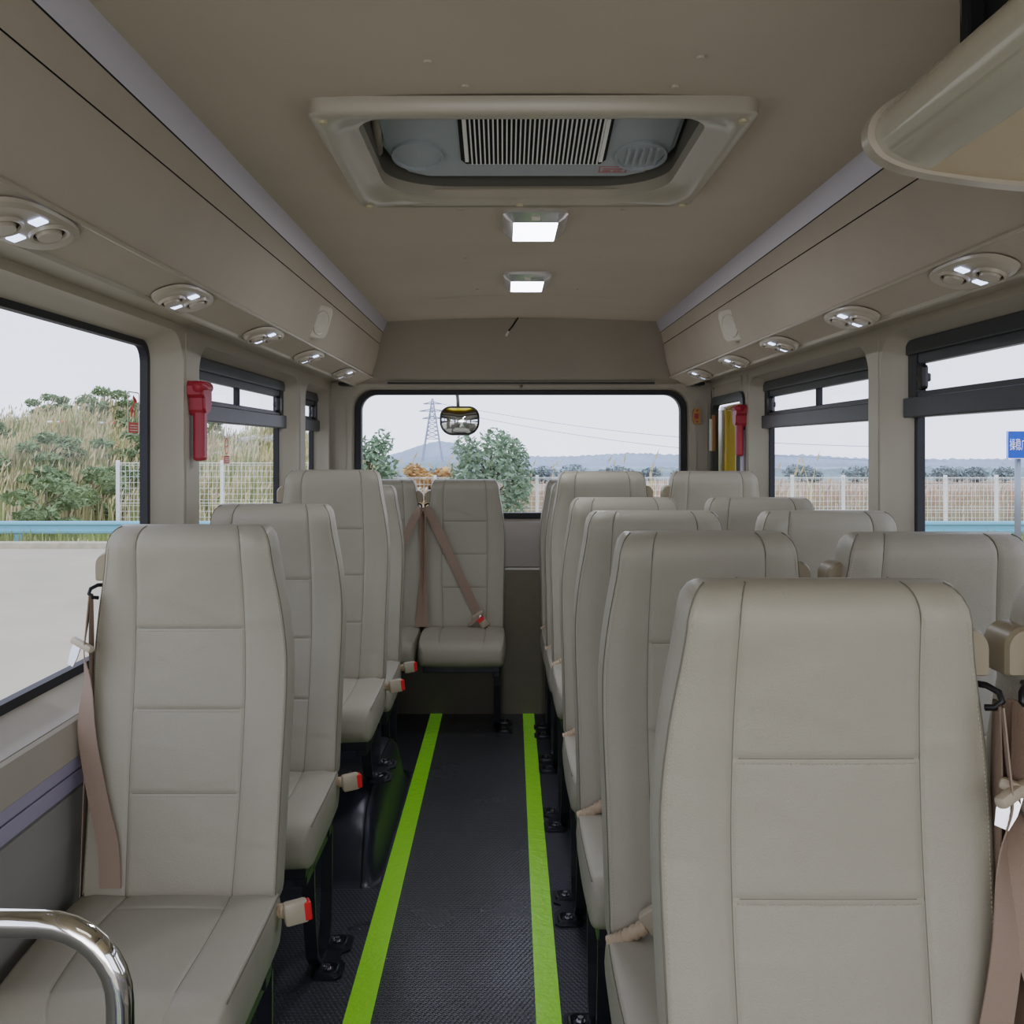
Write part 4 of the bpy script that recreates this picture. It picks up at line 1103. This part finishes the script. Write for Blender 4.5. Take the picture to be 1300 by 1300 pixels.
# verge + red field, flat on the rear and right side
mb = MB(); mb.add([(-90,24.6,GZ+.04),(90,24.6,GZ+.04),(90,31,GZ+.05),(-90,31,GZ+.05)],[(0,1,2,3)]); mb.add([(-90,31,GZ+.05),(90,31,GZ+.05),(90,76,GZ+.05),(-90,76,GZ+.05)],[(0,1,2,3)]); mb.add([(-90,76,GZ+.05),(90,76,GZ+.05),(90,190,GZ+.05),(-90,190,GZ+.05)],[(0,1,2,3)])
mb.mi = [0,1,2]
tag(mb.obj('field', None, mats=[mat('verge_grass', s2l(176,170,130), .95, noise=.25, nscale=1.2), M['redfield'], M['hillhaze']]), kind='structure')  # the farthest strip takes the haze-tinted woodland colour
# guard rail
r = empty('guard_rail', (0,25.2,GZ), 'long light blue corrugated guard rail along the kerb of the lot', 'guard rail')
mb = MB(); pf = [(0,-.16),(-.05,-.13),(-.06,-.08),(0,-.03),(0,.03),(-.06,.08),(-.05,.13),(0,.16)]
mb.grid([[(x,p[0],.43+p[1]) for p in pf] for x in (-30,30)]); mb.obj('rail', M['guard'], r, fix=False)
for k in range(-7,8):
    mb = MB(); mb.box((k*4-.07,.02,0),(k*4+.07,.16,.58),.01); mb.obj('post', M['guard'], r)
# wire fences
def wire_fence(x0, x1, step, y, zb, zt, label):
    r = empty('wire_fence', (x0,y,zb), label, 'fence')
    n = int((x1-x0)/step)
    for k in range(n+1):
        mb = MB(); mb.box((k*step-.045,-.045,-.15),(k*step+.045,.045,zt-zb+.06),.008); mb.obj('post', M['fencewhite'], r)
    mb = MB(); L_ = n*step; H = zt-zb; t = .009
    k = 0
    while k*.115 < L_:
        x = k*.115; mb.box((x-t/2,-t/2-.05,0),(x+t/2,t/2-.05,H)); k += 1
    for j in range(int(H/.16)+1): mb.box((0,-.05-t/2,j*.16),(L_,-.05+t/2,j*.16+t*1.3))
    mb.box((0,-.10,H-.02),(L_,-.085,H)); mb.box((0,-.10,.55),(L_,-.085,.565))
    mb.obj('mesh_panel', M['fencewhite'], r)
wire_fence(-3.46, 18.5, 1.47, 29.5, GZ+.05, .545+.02, 'white wire mesh fence running behind the lot past the rear window')
wire_fence(-10.75, -4.9, 2.9, 28.5, GZ+.3, 1.00, 'white wire mesh fence at the foot of the overgrown slope')

# sign
r = empty('road_sign', (11.80,23.6,GZ), 'blue board with white Chinese characters on a grey pole', 'sign')
mb = MB(); mb.cyl((.04,0,0),(0,0,1),.07,2.4,14); mb.cyl((.04,0,0),(0,0,1),.3,.2,14,r2=.08); mb.obj('pole', M['pole'], r, smooth=True)
mb = MB(); mb.prism(rrect(-.26,.36,2.14,2.78,.03,4), lambda u,v,d:(u,d,v), -.12,-.08); mb.obj('board', M['signblue'], r)
mb = MB(); ring(mb, rrect(-.26,.36,2.14,2.78,.03,4), rrect(-.247,.347,2.153,2.767,.025,4), lambda u,v,d:(u,d,v), -.125,-.12); mb.obj('border', M['signwhite'], r)
cu = bpy.data.curves.new('lettering','FONT'); cu.body = '操稳广场'; cu.size = .29; cu.extrude = .004; cu.materials.append(M['signwhite'])
tmp = bpy.data.objects.new('lettering_curve', cu); col.objects.link(tmp); bpy.context.view_layer.update()
tme = bpy.data.meshes.new_from_object(tmp.evaluated_get(bpy.context.evaluated_depsgraph_get())); bpy.data.objects.remove(tmp)
to = bpy.data.objects.new('lettering', tme); col.objects.link(to); to.parent = r; to.location = (-.215,-.13,2.36); to.rotation_euler = (PI/2,0,0); to.scale = (.46,1,1)

# --- vegetated slope on the left
def hill_h(x, y):
    # height above the lot; crest seen about 2 m above eye at 45 m
    u = (-x)/y             # .14 .. .5
    crest = (2.55+.85*min(1,max(0,(u-.30)/.10)))*min(1, max(0,(u-.10)/.10))**.8 + .25*math.sin(x*.7)+.2*math.sin(x*1.9+1)
    k = max(0, min(1, (y-29)/14)); k = k**.75
    return crest*k + .35*math.sin(x*.9+y*.7)*k*.5 + .12*math.sin(x*3.1)*math.cos(y*2.3)*k
mb = MB(); rows = []
for j in range(41):
    y = 28.3+(46-28.3)*j/40
    rows.append([(x, y, GZ+.05+hill_h(x,y)) for x in [-34+(32.5)*i/90 for i in range(91)]])
mb.grid(rows); tag(mb.obj('hills', M['hillside'], smooth=True, fix=False), kind='structure')

def leaf_cloud(mb, c, rx, ry, rz, n, size, rnd, hollow=.45, droop=0):
    for _ in range(n):
        while True:
            p = Vector((rnd.uniform(-1,1),rnd.uniform(-1,1),rnd.uniform(-1,1)))
            if hollow < p.length < 1: break
        p = Vector((c[0]+p.x*rx, c[1]+p.y*ry, c[2]+p.z*rz))
        a = rnd.uniform(0,2*PI); b = rnd.uniform(-.9,.9)
        d = Vector((math.cos(a)*math.cos(b), math.sin(a)*math.cos(b), math.sin(b))); u = d.cross(Vector((rnd.uniform(-1,1),rnd.uniform(-1,1),rnd.uniform(-1,1)))).normalized()
        s = size*rnd.uniform(.6,1.3)
        mb.add([p-d*s, p+u*s*.35, p+d*s, p-u*s*.35], [(0,1,2,3)])
def tree(name, x, y, zb, h, rx, n, size, mleaf, label, cat, group, seed, lumps=14, arms=None, low=.25):
    rnd = random.Random(seed)
    r = empty(name, (x,y,zb), label, cat, group)
    mb = MB(); mb.tube([(0,0,-.1),(.05*h,0,h*.3),(0,0,h*.62),(.02,0,h*.9)], .05, 7, radii=[.035*h,.028*h,.018*h,.006*h])
    L2 = MB(); cs = []
    for k in range(lumps):
        t = low+(1-low)*(k+.5)/lumps; a = k*2.4+rnd.uniform(-.3,.3)
        rad = rx*(.35+.65*math.sin(PI*min(1,(1-t)*.95+.12)))*rnd.uniform(.6,1.0)
        p = Vector((math.cos(a)*rad, math.sin(a)*rad*.7, h*t))
        cs.append(p); mb.tube([(0,0,h*max(.12,t-.22)), (p.x*.5,p.y*.5,h*(t-.06)), tuple(p)], .02, 5, radii=[.012*h,.008*h,.003*h])
    mb.obj('trunk', M['bark'], r, smooth=True)
    for p in cs: leaf_cloud(L2, p, rx*.42, rx*.38, h*.14, n//lumps, size, rnd, .1)
    L2.obj('foliage', mleaf, r, fix=False)
    return r
tree('leafy_tree', -.36, 28.0, GZ, 2.62, .98, 3400, .10, M['leafA'], 'bushy green tree standing alone behind the middle of the rear window', 'tree', None, 3, 20, low=.30)
tree('leafy_tree', -3.75, 28.4, GZ, 2.6, .75, 1900, .10, M['leafA'], 'slimmer green tree at the rear window edge beside the seats', 'tree', None, 5, 14, low=.28)
tree('orange_shrub', -2.25, 31.2, GZ, 1.75, .85, 1500, .10, M['leafC'], 'low orange autumn shrub behind the white fence', 'shrub', None, 9, 10, low=.35)
# slope shrubs
rnd = random.Random(21)
k = 0
spots = [(-13.6,30.6),(-11.9,29.6),(-14.8,33.5),(-12.6,34.5),(-10.9,33.2),(-16.2,31.2),(-13.0,38.5),(-15.8,40.5),(-18.5,36.5),(-17.8,43.0),(-13.5,43.8),(-15.4,43.6),(-19.6,44),(-16.6,44.5),(-12.2,27.3),(-11.8,31.3),(-12.9,44.2)]
wh = ['low on the slope','higher on the slope','near the crest']
for (x,y) in spots:
    zb = GZ+.05+(hill_h(x,y) if y > 28.3 else 0); lowv = y < 33
    hh = rnd.uniform(1.0,1.7) if y < 42 else rnd.uniform(.9,1.3)
    tree('hillside_shrub', x, y, zb-.1, hh, hh*.75, 1100, .11, M['leafB'], 'leafy green shrub growing %s outside the single seat windows' % (wh[0] if y<33 else wh[1] if y<40 else wh[2]), 'shrub', 'green shrubs %s' % (wh[0] if y<33 else wh[1] if y<40 else wh[2]), 100+k, 7, low=.2)
    k += 1
# grasses
def grass(name, region, n, hmin, hmax, m, label, seed, zf, plume=.3, lean=.25):
    rnd = random.Random(seed); mb = MB()
    for _ in range(n):
        x, y = region(rnd); z = zf(x,y); h = rnd.uniform(hmin,hmax); a = rnd.gauss(.3,.5)*lean*h; w = .018+.006*h
        b = rnd.gauss(0,.3)*lean*h; m1 = (x+a*.35,y,z+h*.6)
        mb.add([(x-w,y,z),(x+w,y,z),(m1[0]+w*.7,y,m1[2]),(m1[0]-w*.7,y,m1[2]),(x+a,y+b,z+h)], [(0,1,2,3),(3,2,4)])
        if rnd.random() < plume:
            t = Vector((x+a,y+b,z+h)); d = Vector((a+.05,0,h*.45)).normalized(); s = .16+.12*h*rnd.random(); u = Vector((d.z,0,-d.x))*.028
            mb.add([t-d*s*.2, t+d*s*.3+u, t+d*s, t+d*s*.3-u],[(0,1,2,3)])
    o = mb.obj(name, m, fix=False); tag(o, label, 'grass', None, 'stuff'); return o
hz = lambda x,y: GZ+.03+hill_h(x,y)
def regA(r):
    y = r.uniform(29.0,45); return (-y*r.uniform(.12,.56), y)
grass('dry_grass', regA, 6500, .35,1.05, M['straw'], 'tall dry straw coloured grass covering the slope', 1, hz)
grass('green_grass', regA, 6500, .35,.95, M['strawdark'], 'olive green grass blades between the dry stalks on the slope', 2, hz, .05)
def regB(r):
    return (r.uniform(-4.6,17), r.uniform(30,33))
fl = lambda x,y: GZ+.05
grass('tall_grass', regB, 1000, .4,1.1, mat('grey_straw', s2l(180,170,146), .95, noise=.25, nscale=.6), 'straw coloured reeds just behind the long white fence', 3, fl, .4)
def regB2(r):
    return (r.uniform(-4.6,10), r.uniform(31,33))
grass('plumed_grass', regB2, 70, 1.2,2.0, M['straw'], 'tall plumed reeds rising above the fence behind the rear window', 33, fl, 1)
def regC(r): return (r.uniform(-16,17), r.uniform(24.8,27.5))
grass('verge_grass', regC, 3500, .12,.42, M['strawdark'], 'short grass on the verge behind the kerb', 4, fl, .0)
def regD(r): return (r.uniform(-2,26), r.uniform(33,46))
grass('field_grass', regD, 2600, .35,.9, mat('russet_grass', s2l(186,156,132), .95, noise=.2, nscale=.6), 'sparse dry grass on the red brown field', 5, fl, .1)
# rocks on the slope
rnd = random.Random(77)
def rock_bank(x, y, w, label):
    mb = MB()
    for k in range(14):
        px = rnd.uniform(-w,w); py = rnd.uniform(-.6,.6); s = rnd.uniform(.25,.6)
        bm = bmesh.new(); bmesh.ops.create_icosphere(bm, subdivisions=1, radius=1)
        vs = [(px+v.co.x*s*1.5*rnd.uniform(.8,1.1), py+v.co.y*s, v.co.z*s*.42*rnd.uniform(.7,1.1)+hz(x+px,y+py)-hz(x,y)+.1) for v in bm.verts]
        bm.verts.index_update(); fs = [[v.index for v in f.verts] for f in bm.faces]; bm.free(); mb.add(vs, fs)
    o = mb.obj('rock_bank', M['paleconcrete']); o.location = (x,y,hz(x,y)+.25); tag(o, label, 'rocks', None, 'stuff')
rock_bank(-14.6,41.5,2.4,'pale grey broken rocks on the crest seen through the big front left pane')
rock_bank(-10.2,40,2.2,'pale grey broken rocks on the slope seen through the slider window')
# striped barrier pole on the slope
r = empty('barrier_pole', (-17.6,39.5,Z(.98)), 'thin red and white striped barrier pole across the slope', 'barrier')
mb = MB()
for k in range(9):
    mb.cur = k % 2; a = k*.45; mb.tube([(a,0,-.02*a),(a+.45,0,-.02*(a+.45))], .05, 8)
mb.obj('boom', None, r, mats=[M['signwhite'], M['barrier_red']])
mb = MB(); mb.box((.2,-.06,-1.5),(.32,.06,.05)); mb.box((3.5,-.06,-1.6),(3.62,.06,.0)); mb.obj('stand', mat('faded_yellow', s2l(214,186,90), .6), r)

# distant wooded ridges
def ridge(name, x0, x1, y, hf, m, label, seed, rough=.5, nx=220, depth=10):
    rnd = random.Random(seed); mb = MB(); rows = []
    ph = [rnd.uniform(0,6) for _ in range(6)]
    for j in range(9):
        t = j/8; row = []
        for i in range(nx+1):
            x = x0+(x1-x0)*i/nx; h = hf(x)
            bumpy = rough*(.5*abs(math.sin(x*1.1+ph[0]+j))+.35*abs(math.sin(x*2.7+ph[1]+j*2))+.25*rnd.random())
            row.append((x+rnd.uniform(-.1,.1), y+depth*t, GZ-.3+max(.2,(h)*math.sin(PI/2*min(1,.25+t))**.8+bumpy*(.5+t*.5))))
        if j == 0: rows.append([(p[0], y-1.5, GZ-.35) for p in row])
        rows.append(row)
    mb.grid(rows); o = mb.obj(name, m, smooth=False, fix=False); tag(o, kind='structure'); return o
bumpf = lambda x,c,w,h: h*math.exp(-((x-c)/w)**2)
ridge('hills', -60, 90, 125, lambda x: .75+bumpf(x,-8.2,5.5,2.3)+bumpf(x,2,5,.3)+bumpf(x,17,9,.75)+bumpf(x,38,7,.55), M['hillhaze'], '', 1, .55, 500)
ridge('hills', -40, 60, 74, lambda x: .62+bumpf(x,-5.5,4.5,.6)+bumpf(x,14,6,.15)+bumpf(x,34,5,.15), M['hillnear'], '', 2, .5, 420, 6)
# crowns on the nearer ridge
rnd = random.Random(5)
for k in range(30):
    y = rnd.uniform(66,73); x = y*rnd.uniform(-.13,.53); h = rnd.uniform(.8,1.25)
    r = empty('distant_tree', (x,y,GZ), 'hazy distant tree crown along the far edge of the field', 'tree', 'hazy distant trees along the field')
    mb = MB(); mb.tube([(0,0,0),(0,0,h*.5)], .05, 5); mb.obj('trunk', M['bark'], r)
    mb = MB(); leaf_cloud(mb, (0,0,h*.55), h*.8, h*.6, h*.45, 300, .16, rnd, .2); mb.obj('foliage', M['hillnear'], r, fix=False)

# pylon and lines
r = empty('power_pylon', (-7.0,100,GZ), 'pale lattice electricity pylon standing on the hazy hill', 'pylon')
mb = MB(); H = Z(4.75)-GZ; th = .05
for sx in (-1,1):
    for sy in (-1,1): mb.tube([(sx*1.15,sy*1.15,0),(sx*.28,sy*.28,H*.78),(0.05*sx,0.05*sy,H)], th, 4)
N_ = 9
for k in range(N_):
    z0 = H*.45+H*.5*k/N_; z1 = H*.45+H*.5*(k+1)/N_
    w = lambda z: 1.15+(.28-1.15)*min(1,z/(H*.78)) if z < H*.78 else .28*(H-z)/(H*.22)+.05
    mb.tube([(-w(z0),-w(z0),z0),(w(z1),-w(z1),z1)], .035, 4); mb.tube([(w(z0),-w(z0),z0),(-w(z1),-w(z1),z1)], .035, 4); mb.tube([(-w(z0),-w(z0),z0),(w(z0),-w(z0),z0)], .03, 4)
mb.obj('tower', M['pylon'], r)
for k, (z,wd) in enumerate(((H*.93,.9),(H*.83,1.3),(H*.73,1.0))):
    mb = MB(); mb.tube([(-wd,0,z),(0,0,z+.22),(wd,0,z)], .045, 4); mb.tube([(-wd,0,z),(wd,0,z)], .04, 4); mb.obj('crossarm', M['pylon'], r)
for (za,dx,zz) in ((.93,.9,'upper'),(.83,1.3,'lower')):
    mb = MB(); p0 = Vector((-7+dx,100,GZ+H*za)); p1 = Vector((30,82,GZ+H*za-4.2+ (0 if zz=='upper' else -.4)))
    pts = [p0.lerp(p1,t/24)-Vector((0,0,.9*math.sin(PI*t/24))) for t in range(25)]
    mb.tube([p-p0 for p in pts], .022, 4); o = mb.obj('power_line', M['pylon']); o.location = p0
    tag(o, 'thin %s power line running right from the pylon' % zz, 'power line')

# ------------------------------------------------------------------ light
w = bpy.data.worlds.new('overcast'); bpy.context.scene.world = w; w.use_nodes = True
nt = w.node_tree; N = nt.nodes; Lk = nt.links; bg = N['Background']
tc = N.new('ShaderNodeTexCoord'); sp = N.new('ShaderNodeSeparateXYZ'); Lk.new(tc.outputs['Generated'], sp.inputs[0])
rp = N.new('ShaderNodeValToRGB'); rp.color_ramp.elements[0].position = .48; rp.color_ramp.elements[1].position = .85
rp.color_ramp.elements[0].color = (*s2l(214,219,233),1); rp.color_ramp.elements[1].color = (*s2l(202,209,230),1)
mr = N.new('ShaderNodeMapRange'); mr.inputs['From Min'].default_value = -1; mr.inputs['From Max'].default_value = 1
Lk.new(sp.outputs['Z'], mr.inputs['Value']); Lk.new(mr.outputs[0], rp.inputs['Fac']); Lk.new(rp.outputs['Color'], bg.inputs['Color'])
bg.inputs['Strength'].default_value = 1.9
def area(name, loc, rot, sx, sy, e, c=(1,1,1)):
    L = bpy.data.lights.new(name,'AREA'); L.shape='RECTANGLE'; L.size=sx; L.size_y=sy; L.energy=e; L.color=c
    o = bpy.data.objects.new(name, L); col.objects.link(o); o.location = loc; o.rotation_euler = rot
    return o
# added fill lamps: behind the viewpoint at the windscreen, and under the front ceiling
area('windscreen_fill', (.09,-1.7,1.25), (math.radians(112),0,0), 1.9, 1.1, 13, (1,.965,.93))
area('front_cabin_fill', (.09,.4,2.02), (0,0,0), .5, .5, .6, (1,.97,.93))

# ------------------------------------------------------------------ camera
cam = bpy.data.cameras.new('camera'); co = bpy.data.objects.new('camera', cam); col.objects.link(co)
co.location = (0,0,EYE); co.rotation_euler = (PI/2,0,0)
cam.sensor_width = 36; cam.lens = 36.0; cam.shift_x = 10/1300; cam.shift_y = -82/1300
cam.clip_start = .05; cam.clip_end = 500
bpy.context.scene.camera = co
sc = bpy.context.scene
sc.view_settings.view_transform = 'Filmic'; sc.view_settings.look = 'Medium High Contrast'; sc.view_settings.exposure = .16; sc.view_settings.gamma = 1
sc.cycles.max_bounces = 8; sc.cycles.diffuse_bounces = 5; sc.cycles.transparent_max_bounces = 12
sc.cycles.use_denoising = True
sc.cycles.sample_clamp_indirect = 4
